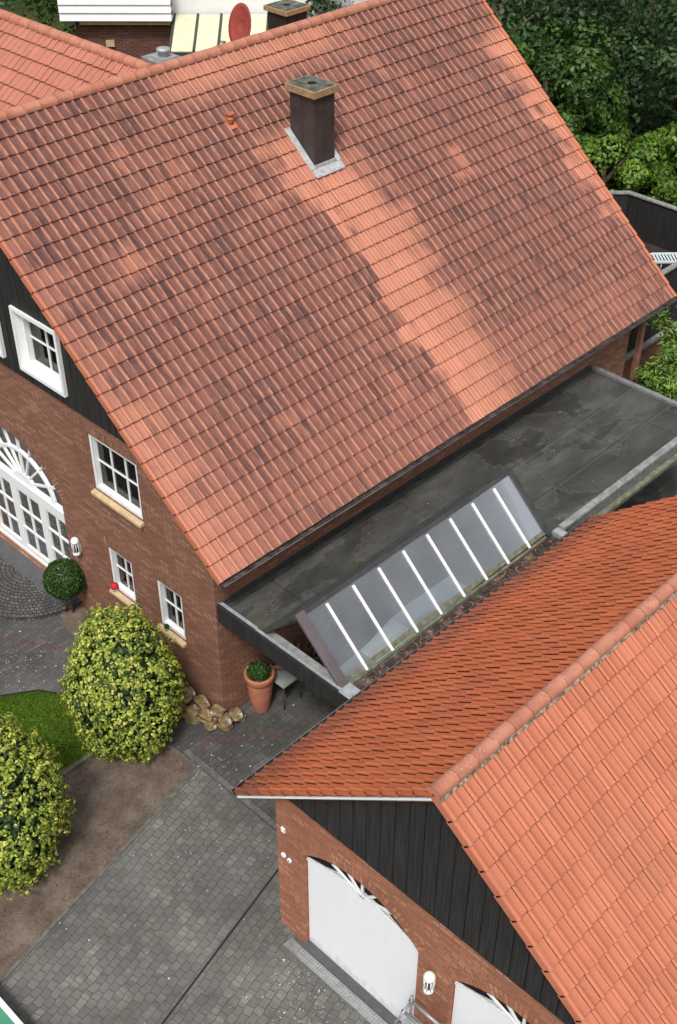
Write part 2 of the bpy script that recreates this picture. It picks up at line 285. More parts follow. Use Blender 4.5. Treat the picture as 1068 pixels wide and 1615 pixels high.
# ------------------------------------------------------------------ mesh helpers
class MB:
    def __init__(s): s.v = []; s.f = []; s.uv = []; s.mi = []; s.sm = []; s.ms = []; s.cur = 0
    def face(s, pts, uv=None, smooth=False):
        i = len(s.v); s.v += [tuple(p) for p in pts]; s.f.append(tuple(range(i, i + len(pts))))
        if uv is None:
            a, b, c = Vector(pts[0]), Vector(pts[1]), Vector(pts[2]); n = (b - a).cross(c - b)
            ax, ay, az = abs(n.x), abs(n.y), abs(n.z)
            if az >= ax and az >= ay: uv = [(p[0], p[1]) for p in pts]
            elif ax >= ay: uv = [(p[1], p[2]) for p in pts]
            else: uv = [(p[0], p[2]) for p in pts]
        s.uv.append(uv); s.mi.append(s.cur); s.sm.append(smooth)
    def box(s, x0, x1, y0, y1, z0, z1):
        if x0 > x1: x0, x1 = x1, x0
        if y0 > y1: y0, y1 = y1, y0
        if z0 > z1: z0, z1 = z1, z0
        P = [(x, y, z) for z in (z0, z1) for y in (y0, y1) for x in (x0, x1)]
        for q in ((0, 2, 3, 1), (4, 5, 7, 6), (0, 1, 5, 4), (2, 6, 7, 3), (0, 4, 6, 2), (1, 3, 7, 5)): s.face([P[i] for i in q])
    def obox(s, o, a, b, c):
        o, a, b, c = map(Vector, (o, a, b, c)); P = [o, o + a, o + b, o + a + b, o + c, o + a + c, o + b + c, o + a + b + c]
        for q in ((0, 2, 3, 1), (4, 5, 7, 6), (0, 1, 5, 4), (2, 6, 7, 3), (0, 4, 6, 2), (1, 3, 7, 5)): s.face([P[i] for i in q])
    def prism(s, poly, ext):
        e = Vector(ext); a = [Vector(p) for p in poly]; b = [p + e for p in a]; s.face(a[::-1]); s.face(b)
        for i in range(len(a)):
            j = (i + 1) % len(a); s.face([a[i], a[j], b[j], b[i]])
    def tube(s, pts, r, n=8, caps=True):
        pts = [Vector(p) for p in pts]; rr = r if isinstance(r, (list, tuple)) else [r] * len(pts); rings = []
        for i, p in enumerate(pts):
            d = (pts[min(i + 1, len(pts) - 1)] - pts[max(i - 1, 0)]).normalized(); a = d.orthogonal().normalized() if i == 0 else (a0 - d * a0.dot(d)).normalized(); a0 = a; b = d.cross(a)
            rings.append([p + (a * math.cos(t) + b * math.sin(t)) * rr[i] for t in [2 * math.pi * k / n for k in range(n)]])
        for i in range(len(rings) - 1):
            for k in range(n): s.face([rings[i][k], rings[i][(k + 1) % n], rings[i + 1][(k + 1) % n], rings[i + 1][k]], smooth=True)
        if caps: s.face(rings[0][::-1]); s.face(rings[-1])
    def lathe(s, c, prof, n=24, cap=True):
        cx, cy, cz = c; rings = [[(cx + r * math.cos(2 * math.pi * k / n), cy + r * math.sin(2 * math.pi * k / n), cz + z) for k in range(n)] for r, z in prof]
        for i in range(len(rings) - 1):
            for k in range(n): s.face([rings[i][k], rings[i][(k + 1) % n], rings[i + 1][(k + 1) % n], rings[i + 1][k]], smooth=True)
        if cap: s.face(rings[0][::-1]); s.face(rings[-1])
    def strip(s, A, B, uvA=None, uvB=None, smooth=False):
        for i in range(len(A) - 1):
            s.face([A[i], A[i + 1], B[i + 1], B[i]], None if uvA is None else [uvA[i], uvA[i + 1], uvB[i + 1], uvB[i]], smooth)
    def build(s, name, mat, parent=None, loc=None, bevel=0, weld=False):
        me = bpy.data.meshes.new(name); me.from_pydata(s.v, [], s.f)
        for k in (mat if isinstance(mat, (list, tuple)) else [mat]): me.materials.append(MAT[k])
        ul = me.uv_layers.new(name='UVMap'); flat = [c for f in s.uv for p in f for c in p]; ul.data.foreach_set('uv', flat)
        me.polygons.foreach_set('use_smooth', s.sm); me.polygons.foreach_set('material_index', s.mi); me.update()
        if weld or bevel or any(s.sm):
            bm = bmesh.new(); bm.from_mesh(me); bmesh.ops.remove_doubles(bm, verts=bm.verts, dist=1e-5)
            bm.to_mesh(me); bm.free()
        ob = bpy.data.objects.new(name, me); col.objects.link(ob)
        if parent: ob.parent = parent
        if loc: ob.location = loc
        if bevel:
            md = ob.modifiers.new('bevel', 'BEVEL'); md.width = bevel; md.segments = 2; md.limit_method = 'ANGLE'
        return ob
def tag(o, label, cat, group=None):
    o['label'] = label; o['category'] = cat
    if group: o['group'] = group
    return o
def struct(o): o['kind'] = 'structure'; return o
def empty(name, label, cat, loc=(0, 0, 0), rz=0, group=None):
    o = bpy.data.objects.new(name, None); col.objects.link(o); o.location = loc; o.rotation_euler = (0, 0, rz); o.empty_display_size = .1
    return tag(o, label, cat, group)
def copy_tree(src, loc, rz, label):
    r = src.copy(); col.objects.link(r); r.location = loc; r.rotation_euler = (0, 0, rz); r['label'] = label
    for ch in list(src.children):
        c = ch.copy(); col.objects.link(c); c.parent = r
        for g in list(ch.children):
            d = g.copy(); col.objects.link(d); d.parent = c
    return r
def sheet(mb, P, outer, holes=(), depth=None, flip=False):
    """flat wall: P(a,b,d) -> point; outer and holes are 2-D loops; hole edges get reveals of the given depth"""
    loops = [[Vector((a, b, 0)) for a, b in L] for L in [outer] + list(holes)]; flat = [p for L in loops for p in L]
    for t in tessellate_polygon(loops):
        q = [flat[i] for i in t]; mb.face([P(p.x, p.y, 0) for p in q])
    for H in holes:
        for i in range(len(H)):
            a, b = H[i], H[(i + 1) % len(H)]; pa, pb = P(*a, 0), P(*b, 0); qa, qb = P(*a, depth), P(*b, depth)
            L = math.hypot(b[0] - a[0], b[1] - a[1])
            if abs(b[0] - a[0]) < abs(b[1] - a[1]): mb.face([pa, pb, qb, qa], [(0, a[1]), (0, b[1]), (depth, b[1]), (depth, a[1])])
            else: mb.face([pa, pb, qb, qa], [(a[0], 0), (b[0], 0), (b[0], depth), (a[0], depth)])

def tiles(mb, O, U, S, N, ncol, nrow, cw=CW, rh=RH, seed=0, clip=None, j0=0, uoff=0, hk=1.0):
    """roof tiles laid in courses: O lower corner, U along the eave, S up the slope, N outward normal"""
    rnd = random.Random(seed); O, U, S, N = map(Vector, (O, U, S, N))
    ts = [0, .05, .12, .20, .27, .35, .42, .72, .97]; hs_ = [.007, .020, .029, .030, .021, .009, .001, -.005, .001]
    flip = U.cross(S).dot(N) < 0
    for j in range(nrow):
        for i in range(ncol):
            if clip and not clip((i + .5) * cw, (j + .5) * rh): continue
            dz = rnd.uniform(-.0025, .0035); tw = rnd.uniform(-.003, .003); ds = rnd.uniform(-.006, .006)
            s0, s1 = j * rh + ds, (j + 1) * rh + .02
            a = []; b = []; c = []; ua = []; ub = []
            for t, h in zip(ts, hs_):
                u = (i + t) * cw; hh = h * hk + dz + tw * (t - .5) * 2
                a.append(O + U * u + S * s0 + N * (hh + .056)); b.append(O + U * u + S * s1 + N * (hh + .018)); c.append(O + U * u + S * (s0 + .004) + N * (hh + .022))
                ua.append((i + .02 + t * .96 + uoff, j + .01)); ub.append((i + .02 + t * .96 + uoff, j + .99))
            if flip: a, b, c = a[::-1], b[::-1], c[::-1]; ua, ub = ua[::-1], ub[::-1]
            n = len(a); base = len(mb.v)
            mb.v += [tuple(p) for p in a + b + c + a]
            for k in range(n - 1):
                mb.f.append((base + k, base + k + 1, base + n + k + 1, base + n + k)); mb.uv.append([ua[k], ua[k + 1], ub[k + 1], ub[k]]); mb.mi.append(0); mb.sm.append(True)
                mb.f.append((base + 2 * n + k, base + 2 * n + k + 1, base + 3 * n + k + 1, base + 3 * n + k)); mb.uv.append([(ua[k][0], j + .985)] * 4); mb.mi.append(0); mb.sm.append(False)  # lip faces sample the painted lap shadow
def build_nw(mb, name, mat, parent):            # build without welding (tiles keep their open laps)
    me = bpy.data.meshes.new(name); me.from_pydata(mb.v, [], mb.f); me.materials.append(MAT[mat])
    ul = me.uv_layers.new(name='UVMap'); ul.data.foreach_set('uv', [c for f in mb.uv for p in f for c in p]); me.polygons.foreach_set('use_smooth', mb.sm); me.update()
    ob = bpy.data.objects.new(name, me); col.objects.link(ob); ob.parent = parent; return ob
def ridge_caps(name, parent, A, B, r, seg=.38, lift=.0, seed=1, mortar=True, side=(0, 1, 0)):
    rnd = random.Random(seed); A, B = Vector(A), Vector(B); D = (B - A); L = D.length; D.normalize(); W = Vector(side); Z = Vector((0, 0, 1)); mb = MB(); n = int(L / seg) + 1; K = 10
    for i in range(n):
        s0 = i * seg; s1 = min(L, s0 + seg + .04); o1 = rnd.uniform(-.006, .006); o2 = rnd.uniform(-.005, .005)
        prof = [(s0, 1.03), (s0 + .03, 1.03), (s0 + .035, 1.0), (s1, .98)]; rings = []
        for s, k in prof: rings.append([A + D * s + W * (math.cos(t) * r * k + o1) + Z * (math.sin(t) * r * k * .95 + lift + o2) for t in [math.pi * (q / K * 1.16 - .08) for q in range(K + 1)]])
        for a, b in zip(rings, rings[1:]): mb.strip(a, b, smooth=True)
        mb.strip(rings[0], [A + D * s0 + W * o1 + Z * (lift + o2)] * (K + 1))
    rd = mb.build(name, 'ridge', parent)
    if mortar:
        for sg in (-1, 1):
            P = []; Q = []; mm = MB()
            q = 0
            while q <= L:
                P.append(A + D * q + W * sg * (r * (.93 + rnd.uniform(0, .03))) + Z * (lift - .01)); Q.append(A + D * q + W * sg * (r * 1.08 + rnd.uniform(0, .022)) + Z * (lift - r * .62 + rnd.uniform(-.006, .006))); q += .06
            mm.strip(P, Q); mm.build('mortar_bed', 'mortar', rd)
    return rd

# fast leaf meshes
def leaf_mesh(name, pos, nrm, size, tone, mat, parent=None, loc=None, seed=0, aspect=.55, fold=.25):
    rg = np.random.default_rng(seed); n = len(pos); nrm = nrm / (np.linalg.norm(nrm, axis=1, keepdims=True) + 1e-9)
    r = rg.normal(size=(n, 3)); a = np.cross(nrm, r); a /= np.linalg.norm(a, axis=1, keepdims=True) + 1e-9; b = np.cross(nrm, a)
    sz = size[:, None]; p0 = pos - a * sz; p2 = pos + a * sz; p1 = pos + b * sz * aspect + nrm * sz * fold; p3 = pos - b * sz * aspect + nrm * sz * fold
    v = np.stack([p0, p1, p2, p3], 1).reshape(-1, 3); me = bpy.data.meshes.new(name)
    idx = np.arange(n)[:, None] * 4; tri = np.concatenate([idx + np.array([0, 1, 2]), idx + np.array([0, 2, 3])], 1).reshape(-1)
    me.vertices.add(4 * n); me.vertices.foreach_set('co', v.ravel()); me.loops.add(6 * n); me.loops.foreach_set('vertex_index', tri)
    me.polygons.add(2 * n); me.polygons.foreach_set('loop_start', np.arange(0, 6 * n, 3)); me.polygons.foreach_set('loop_total', np.full(2 * n, 3)); me.update(calc_edges=True)
    at = me.attributes.new('leaf_tone', 'FLOAT', 'POINT'); at.data.foreach_set('value', np.repeat(tone, 4).astype(np.float32)); me.materials.append(MAT[mat])
    ob = bpy.data.objects.new(name, me); col.objects.link(ob)
    if parent: ob.parent = parent
    if loc: ob.location = loc
    return ob
def sphere_dirs(rg, n, zmin=-1):
    d = rg.normal(size=(n * 3, 3)); d /= np.linalg.norm(d, axis=1, keepdims=True); d = d[d[:, 2] > zmin]; return d[:n]

# ------------------------------------------------------------------ ground
def flat(name, pts, z, mat, holes=()):
    mb = MB(); sheet(mb, lambda a, b, d: (a, b, z), pts, holes, 0); return struct(mb.build(name, mat))
mb = MB(); mb.face([(-300, -300, -.02), (300, -300, -.02), (300, 300, -.02), (-300, 300, -.02)]); struct(mb.build('ground', 'ground_far'))
flat('driveway', [(-14, -3.75), (-6.51, -1.74), (-1.3, -.64), (-1.22, -.16), (-1.22, -4.2), (9, -4.2), (9, -14), (-14, -14)], .004, 'paving_drive')
flat('path', [(-1.22, -4.2), (-1.22, -.16), (-1.3, .6), (-1.5, 2.2), (-2.2, 3.36), (-3.1, 3.95), (-6, 4.6), (-14, 5.5), (-14, 14), (-.02, 14), (-.02, -.02), (2, -.02), (2, -4.2)], .008, 'paving_path')
flat('courtyard_paving', [(0.1, -.02), (14, -.02), (14, -4.2), (-.9, -4.2), (-.9, -1.2), (.05, -.75)], .012, 'paving_court')
flat('planting_bed', [(-14, -3.75), (-6.51, -1.74), (-1.3, -.64), (-1.22, -.16), (-1.3, .6), (-1.5, 2.2), (-2.0, 3.0), (-2.4, 1.16), (-14, 1.1)], .016, 'soil')
flat('wall_bed', [(-.02, .4), (-.02, 4.95), (-.5, 5.05), (-.75, 4.4), (-.62, 3.2), (-.55, 1.8), (-.42, .4)], .02, 'soil')
lawn = [(-14, 1.18), (-2.3, 1.18), (-1.75, 2.5), (-2.25, 3.3), (-3.1, 3.85), (-6, 4.5), (-14, 5.4)]
flat('lawn', lawn, .022, 'lawn_base')
flat('garden_ground', [(13.9, -8), (40, -8), (40, 3), (13.9, 3)], .01, 'soil')
def kerb(name, A, B, wdt, z0, z1, L=.5):
    mb = MB(); A = Vector((*A, 0)); B = Vector((*B, 0)); D = B - A; n = max(1, round(D.length / L)); d = D / n; W = Vector((-D.y, D.x, 0)).normalized() * wdt
    rnd = random.Random(n)
    for i in range(n):
        o = A + d * i + Vector((0, 0, z0)); mb.obox(o + d * .012, d * .976, W, (0, 0, z1 - z0 + rnd.uniform(-.006, .006)))
    return struct(mb.build(name, 'kerb', bevel=.006))
kerb('kerb', (-1.18, -.1), (-1.18, -4.15), .11, -.02, .022, .21)
kerb('kerb', (-1.3, -.68), (-6.5, -1.78), -.07, -.02, .03, .6)
kerb('kerb', (-6.5, -1.78), (-13, -3.5), -.07, -.02, .03, .6)
kerb('lawn_kerb', (-12, 1.07), (-2.3, 1.07), .10, -.02, .06, .6)
# joint in the driveway
mb = MB(); A = Vector((-1.25, -3.30, .0095)); B = Vector((-9.0, -5.15, .0095)); W = Vector((.02, -.045, 0)) * .8; mb.face([A, B, B + W, A + W]); struct(mb.build('driveway_joint', 'black_rubber'))
# grass blades
rg = np.random.default_rng(4); n = 60000; xs = rg.uniform(-7.5, -1.7, n); ys = rg.uniform(1.2, 4.9, n)
def inpoly(x, y, P):
    c = np.zeros(len(x), bool); j = len(P) - 1
    for i in range(len(P)):
        xi, yi = P[i]; xj, yj = P[j]; c ^= ((yi > y) != (yj > y)) & (x < (xj - xi) * (y - yi) / (yj - yi + 1e-12) + xi); j = i
    return c
k = inpoly(xs, ys, lawn); xs, ys = xs[k], ys[k]; n = len(xs)
nr = rg.normal(size=(n, 3)); nr[:, 2] *= .35
g = leaf_mesh('grass', np.stack([xs, ys, rg.uniform(.03, .05, n)], 1), nr, rg.uniform(.02, .035, n), np.clip(rg.normal(.5, .25, n) + .25 * np.sin(xs * 2.1) * np.sin(ys * 3), 0, 1), 'grass_blade', seed=5, aspect=.25); g['kind'] = 'stuff'
# semicircular entrance step
mb = MB(); CY = 6.62; RS = 1.78; K = 40
ths = [math.pi * (.5 + k / K) for k in range(K + 1)]
for r0, r1 in [(0.0, .55), (.55, .95), (.95, 1.35), (1.35, 1.64), (1.64, RS)]:
    A = [(r0 * math.cos(t) - .0, CY + r0 * math.sin(t) * 1.0, .13) for t in ths]; B = [(r1 * math.cos(t), CY + r1 * math.sin(t), .13) for t in ths]
    rm = (r0 + r1) / 2 + .2; mb.strip(A, B, [(t * rm, r0) for t in ths], [(t * rm, r1) for t in ths])
A = [(RS * math.cos(t), CY + RS * math.sin(t), .13) for t in ths]; B = [(a[0], a[1], -.02) for a in A]; mb.strip(B, A, [(t * RS, 0) for t in ths], [(t * RS, .15) for t in ths])
struct(mb.build('entrance_step', 'cobble'))
mb = MB(); mb.box(-.42, -.002, 4.98, 8.3, .1, .138); struct(mb.build('entrance_threshold', 'step_slab'))

# ------------------------------------------------------------------ the brick house
PI = math.pi; AR = R_(40.78); CA, SA = math.cos(AR), math.sin(AR)
EY, EZ, RY, RZ = -.46, 4.09, 6.795, 10.346
house = empty('brick_house', 'long brick house with steep stained red tile roof, black gable boards and arched glass door', 'house')
def seg_arch(yc, half, zs_, za, n=14):
    rise = za - zs_; r = (half * half + rise * rise) / (2 * rise); zc = za - r; a0 = math.asin(half / r)
    return [(yc + r * math.sin(a0 * (1 - 2 * k / n)), zc + r * math.cos(a0 * (1 - 2 * k / n))) for k in range(n + 1)], r, zc, a0
arch, AR_, AZC, AA0 = seg_arch(6.65, 1.70, 2.93, 3.86, 20)
arch_hole = [(4.95, .13)] + [(y, z) for y, z in arch[::-1]] + [(8.35, .13)]
def rect(y0, y1, z0, z1): return [(y0, z0), (y0, z1), (y1, z1), (y1, z0)]
W_UP = (2.03, 3.56, 3.98, 5.33); W_A = (2.64, 3.44, 1.42, 2.56); W_B = (1.05, 1.84, 1.42, 2.64)
WE = 13.59
mb = MB()
hyp = lambda y: EZ + (y - EY) * math.tan(AR) - .12
outer = [(0, 0), (0, hyp(0)), (1.55, 5.77), (12.04, 5.77), (WE, hyp(0)), (WE, 0)]
upper_left = rect(9.9, 11.3, 3.98, 5.33)
sheet(mb, lambda a, b, d: (d, a, b), outer, [rect(*W_UP), rect(*W_A), rect(*W_B), arch_hole, upper_left], .24)
sheet(mb, lambda a, b, d: (a, 0, b), [(0, 0), (13.78, 0), (13.78, 4.45), (0, 4.45)])
sheet(mb, lambda a, b, d: (13.78, a, b), [(0, 0), (0, 4.4), (6.795, 10.1), (WE, 4.4), (WE, 0)])
sheet(mb, lambda a, b, d: (a, WE, b), [(0, 0), (13.78, 0), (13.78, 4.45), (0, 4.45)])
mb.build('wall', 'brick', house)
# soldier courses above the openings (bricks on end) and below the sills
mb = MB()
def soldier(mb, y0, y1, z0, z1, x=-.006):
    mb.face([(x, y0, z0), (x, y1, z0), (x, y1, z1), (x, y0, z1)], [(z0, y0), (z0, y1), (z1, y1), (z1, y0)])
    for a, b in (((x, y0, z0), (x, y1, z0)), ((x, y0, z1), (x, y1, z1))): mb.face([a, b, (.0, b[1], b[2]), (.0, a[1], a[2])])
for (y0, y1, z0, z1) in (W_UP, W_A, W_B): mb = MB(); soldier(mb, y0 - .06, y1 + .06, z1 + .002, z1 + .242); mb.build('lintel', 'brick', house)
mb = MB()
K = 24
for k in range(K):
    a1, a2 = AA0 * (1 - 2 * k / K), AA0 * (1 - 2 * (k + 1) / K); q = []
    for a, r in ((a1, AR_ + .005), (a2, AR_ + .005), (a2, AR_ + .25), (a1, AR_ + .25)): q.append((-.006, 6.65 + r * math.sin(a), AZC + r * math.cos(a)))
    mb.face(q, [(0, a1 * AR_), (0, a2 * AR_), (.245, a2 * AR_), (.245, a1 * AR_)])
mb.build('lintel', 'brick', house)
# black gable boards
mb = MB(); y = 1.47; bw = .205; rnd = random.Random(3)
while y < 12.0:
    y1 = min(y + bw - .014, 12.1); zt = lambda q: min(hyp(q), hyp(13.59 - q)) + .06
    segs = [(5.74, None)]
    for wy0, wy1 in ((3.97, 5.47), (6.05, 7.53)):
        if y1 > wy0 + .02 and y < wy1 - .02: segs = [(5.74, 5.98), (7.36, None)]
    dx = -.045 + rnd.uniform(-.003, .003)
    for z0, z1 in segs:
        t0 = zt(y) if z1 is None else z1; t1 = zt(y1) if z1 is None else z1
        if max(t0, t1) <= z0 + .02: continue
        mb.prism([(dx, y, z0), (dx, y1, z0), (dx, y1, max(z0, t1)), (dx, y, max(z0, t0))], (.03, 0, 0))
    y += bw
mb.build('gable_cladding', 'black_wood', house, bevel=.003)
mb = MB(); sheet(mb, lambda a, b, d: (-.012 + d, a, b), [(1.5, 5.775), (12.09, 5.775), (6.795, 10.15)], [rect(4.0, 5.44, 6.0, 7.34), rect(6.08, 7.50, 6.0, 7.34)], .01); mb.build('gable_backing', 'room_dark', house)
# windows
def window(par, y0, y1, z0, z1, xf, ncol, nrow, fw=.07, bar=.028, curtain=None, mat='white_paint', sash=True, facing=1):
    mb = MB(); t = .15
    mb.box(xf, xf + t, y0, y0 + fw, z0, z1); mb.box(xf, xf + t, y1 - fw, y1, z0, z1); mb.box(xf, xf + t, y0 + fw, y1 - fw, z0, z0 + fw); mb.box(xf, xf + t, y0 + fw, y1 - fw, z1 - fw, z1)
    win = mb.build('window', mat, par, bevel=.004)
    iy0, iy1, iz0, iz1 = y0 + fw, y1 - fw, z0 + fw, z1 - fw
    g = MB(); g.box(xf + .115, xf + .12, iy0, iy1, iz0, iz1); g.build('pane', 'window_glass', win)
    b = MB()
    for k in range(1, ncol): yy = iy0 + (iy1 - iy0) * k / ncol; b.box(xf + .085, xf + .114, yy - bar / 2, yy + bar / 2, iz0, iz1)
    for k in range(1, nrow): zz = iz0 + (iz1 - iz0) * k / nrow; b.box(xf + .088, xf + .112, iy0, iy1, zz - bar / 2, zz + bar / 2)
    b.build('glazing_bar', mat, win)
    d = MB(); d.box(xf + .5, xf + .52, y0 - .3, y1 + .3, z0 - .3, z1 + .3); d.box(xf + .16, xf + .5, y0 - .3, y1 + .3, z0 - .32, z0 - .3); d.build('dark_room', 'room_dark', win)
    if curtain:
        c = MB()
        for (a, bb, lo, hi) in curtain:
            n = 14; P = []; Q = []
            for k in range(n + 1):
                yy = iy0 + (iy1 - iy0) * (a + (bb - a) * k / n); xx = xf + .145 + .02 * math.sin(k * 2.3); P.append((xx, yy, iz0 + (iz1 - iz0) * lo)); Q.append((xx, yy, iz0 + (iz1 - iz0) * hi))
            c.strip(P, Q, smooth=True)
        c.build('curtain', 'curtain', win)
    return win
def sill(win, y0, y1, z, x0=-.10, x1=.029, mat='sill_stone'):
    mb = MB(); mb.prism([(x0, y0, z - .11), (x0, y0, z - .045), (x1, y0, z - .002), (x1, y0, z - .11)], (0, y1 - y0, 0)); mb.build('sill', mat, win, bevel=.006)
    s = MB(); s.box(x0 + .035, .0, y0 + .02, y1 - .02, z - .2, z - .112); s.build('sill_brick', 'brick', win)
wup = window(house, W_UP[0], W_UP[1], W_UP[2], W_UP[3], .03, 3, 2, .085, .03, [(0.64, 1, 0, 1), (0, .64, 0, .34), (0.33, .42, 0, 1)]); sill(wup, W_UP[0] - .02, W_UP[1] + .02, W_UP[2])
for W in (W_A, W_B):
    wi = window(house, W[0], W[1], W[2], W[3], .03, 2, 2, .08, .03, [(0, 1, 0, .35), (.8, 1, 0, 1)]); sill(wi, W[0] - .02, W[1] + .02, W[2])
wl = window(house, 9.9, 11.3, 3.98, 5.33, .11, 3, 2, .10, .03); sill(wl, 9.88, 11.32, 3.98)
for y0, y1 in ((3.97, 5.47), (6.05, 7.53)):          # white-cased gable windows, deep reveals
    z0, z1 = 5.97, 7.38; wi = window(house, y0 + .12, y1 - .12, z0 + .12, z1 - .1, .06, 2, 2, .055, .035, [(.5, 1, .45, 1), (0, 1, 0, .2)])
    mb = MB(); ff = .075
    mb.box(-.10, -.07, y0, y0 + ff, z0, z1); mb.box(-.10, -.07, y1 - ff, y1, z0, z1); mb.box(-.10, -.07, y0 + ff, y1 - ff, z0, z0 + ff); mb.box(-.10, -.07, y0 + ff, y1 - ff, z1 - ff, z1)
    for a, b in (((y0 + ff, z0 + ff), (y1 - ff, z0 + ff)), ((y1 - ff, z0 + ff), (y1 - ff, z1 - ff)), ((y1 - ff, z1 - ff), (y0 + ff, z1 - ff)), ((y0 + ff, z1 - ff), (y0 + ff, z0 + ff))):
        ins = lambda p: (min(max(p[0], y0 + .13), y1 - .13), min(max(p[1], z0 + .16), z1 - .11))
        A2, B2 = ins(a), ins(b); mb.face([(-.07, *a), (-.07, *b), (.11, *B2), (.11, *A2)])
    mb.box(-.069, -.02, y0 + .004, y0 + .03, z0, z1); mb.box(-.069, -.02, y1 - .03, y1 - .004, z0, z1); mb.box(-.069, -.02, y0 + .03, y1 - .03, z0 + .004, z0 + .03); mb.box(-.069, -.02, y0 + .03, y1 - .03, z1 - .03, z1 - .004)
    mb.build('casing', 'white_paint', wi)
# arched entrance door
mb = MB(); xf = .14; yL, yR = 4.95, 8.35
mb.box(xf, xf + .09, yL, yL + .06, .13, 2.9); mb.box(xf, xf + .09, yR - .06, yR, .13, 2.9)
mb.box(xf - .03, xf + .08, yL, yR, 2.17, 2.36); mb.box(xf - .045, xf + .08, yL, yR, 2.36, 2.40); mb.box(xf - .02, xf + .09, yL + .06, yR - .06, .13, .21)
K = 24; A = []; B = []; C_ = []
for k in range(K + 1):
    a = AA0 * (1 - 2 * k / K); A.append((xf, 6.65 + AR_ * math.sin(a), AZC + AR_ * math.cos(a))); B.append((xf, 6.65 + (AR_ - .07) * math.sin(a), AZC + (AR_ - .07) * math.cos(a)))
mb.strip(A, B); mb.strip(B, [(xf + .08, p[1], p[2]) for p in B])
door = mb.build('door', 'white_paint', house, bevel=.004)
mb = MB(); cz = 2.40
def ring(mb, r0, r1, x0, x1, a0=0, a1=PI, ky=1.0, n=24):
    ts = [a0 + (a1 - a0) * k / n for k in range(n + 1)]; I = [(x0, 6.65 + r0 * ky * math.cos(t), cz + r0 * math.sin(t)) for t in ts]; O = [(x0, 6.65 + r1 * ky * math.cos(t), cz + r1 * math.sin(t)) for t in ts]
    mb.strip(I, O); mb.strip(I, [(x1, p[1], p[2]) for p in I]); mb.strip(O, [(x1, p[1], p[2]) for p in O])
ring(mb, .86, .92, xf - .01, xf + .05, ky=1.25)
for k in range(1, 8):
    t = PI * k / 8; d = Vector((0, math.cos(t), math.sin(t))); p = Vector((0, -math.sin(t), math.cos(t))) * .024; L = 1.52 if k == 4 else (1.5 if k in (3, 5) else (1.55 if k in (2, 6) else 1.55))
    while True:
        e = Vector((0, 6.65, cz)) + d * L
        if math.hypot(e.y - 6.65, e.z - AZC) < AR_ - .03 or L < .5: break
        L -= .02
    o = Vector((xf, 6.65, cz)) + d * .2; mb.obox(o - p, d * (L - .2), p * 2, (.03, 0, 0))
mb.build('sunburst_bars', 'white_paint', door)
mb = MB(); ts = [PI * k / 16 for k in range(17)]; mb.prism([(xf - .005, 6.65 + .42 * math.cos(t), cz + .27 * math.sin(t)) for t in ts], (.04, 0, 0)); mb.build('sunburst_hub', 'door_white', door)
mb = MB(); mb.prism([(xf + .028, y, z) for y, z in [(8.3, .2)] + arch + [(5.0, .2)]][::-1], (.005, 0, 0)); mb.build('pane', 'window_glass', door)
for i, (a, b) in enumerate(((5.01, 6.09), (6.09, 7.21), (7.21, 8.29))):
    mb = MB(); s_ = .12; mb.box(xf - .005, xf + .05, a + .003, a + s_, .21, 2.168); mb.box(xf - .005, xf + .05, b - s_, b - .003, .21, 2.168)
    mb.box(xf - .005, xf + .05, a + s_, b - s_, .21, .36); mb.box(xf - .005, xf + .05, a + s_, b - s_, 2.06, 2.168)
    yy = (a + b) / 2; mb.box(xf + .005, xf + .045, yy - .022, yy + .022, .36, 2.06)
    for q in (1, 2): zz = .36 + 1.7 * q / 3; mb.box(xf + .007, xf + .043, a + s_, b - s_, zz - .022, zz + .022)
    mb.build('door_leaf', 'white_paint', door)
mb = MB(); mb.box(xf + .7, xf + .72, 4.4, 8.9, .1, 4.2); mb.box(xf + .1, xf + .7, 4.4, 8.9, .08, .1); mb.build('dark_room', 'room_dark', door)
mb = MB()
for (a, b) in ((7.6, 7.9),):
    P = [(xf + .35 + .02 * math.sin(k * 2), a + (b - a) * k / 8, .3) for k in range(9)]; mb.strip(P, [(p[0], p[1], 2.1) for p in P], smooth=True)
mb.build('curtain', 'curtain', door)
# roof
S_ = Vector((0, CA, SA)); N_ = Vector((0, -SA, CA)); XV, XR = -.235, 14.88
mb = MB(); ncol = int(round((XR - XV) / CW)); cwh = (XR - XV) / ncol
tiles(mb, (XV, EY, EZ - .02), (1, 0, 0), S_, N_, ncol, 26, cwh, RH, 1)
roof = build_nw(mb, 'roof', 'tile_house', house)
# underlying slab, rear slope
mb = MB(); ov = .5
for sgn in (1, -1):
    f = (lambda y: y) if sgn == 1 else (lambda y: 2 * RY - y)
    mb.prism([(XV + .05, f(EY + .02), EZ - .05), (XV + .05, f(RY), RZ - .06), (XV + .05, f(RY), RZ - .24), (XV + .05, f(EY + .02), EZ - .20)], (XR - XV - .1, 0, 0))
mb.build('roof_deck', 'post_wood', roof)
mb = MB(); tiles(mb, (XV, 2 * RY - EY, EZ - .02), (1, 0, 0), (0, -CA, SA), (0, SA, CA), ncol, 26, cwh, RH, 2); build_nw(mb, 'rear_roof', 'tile_garage', house)
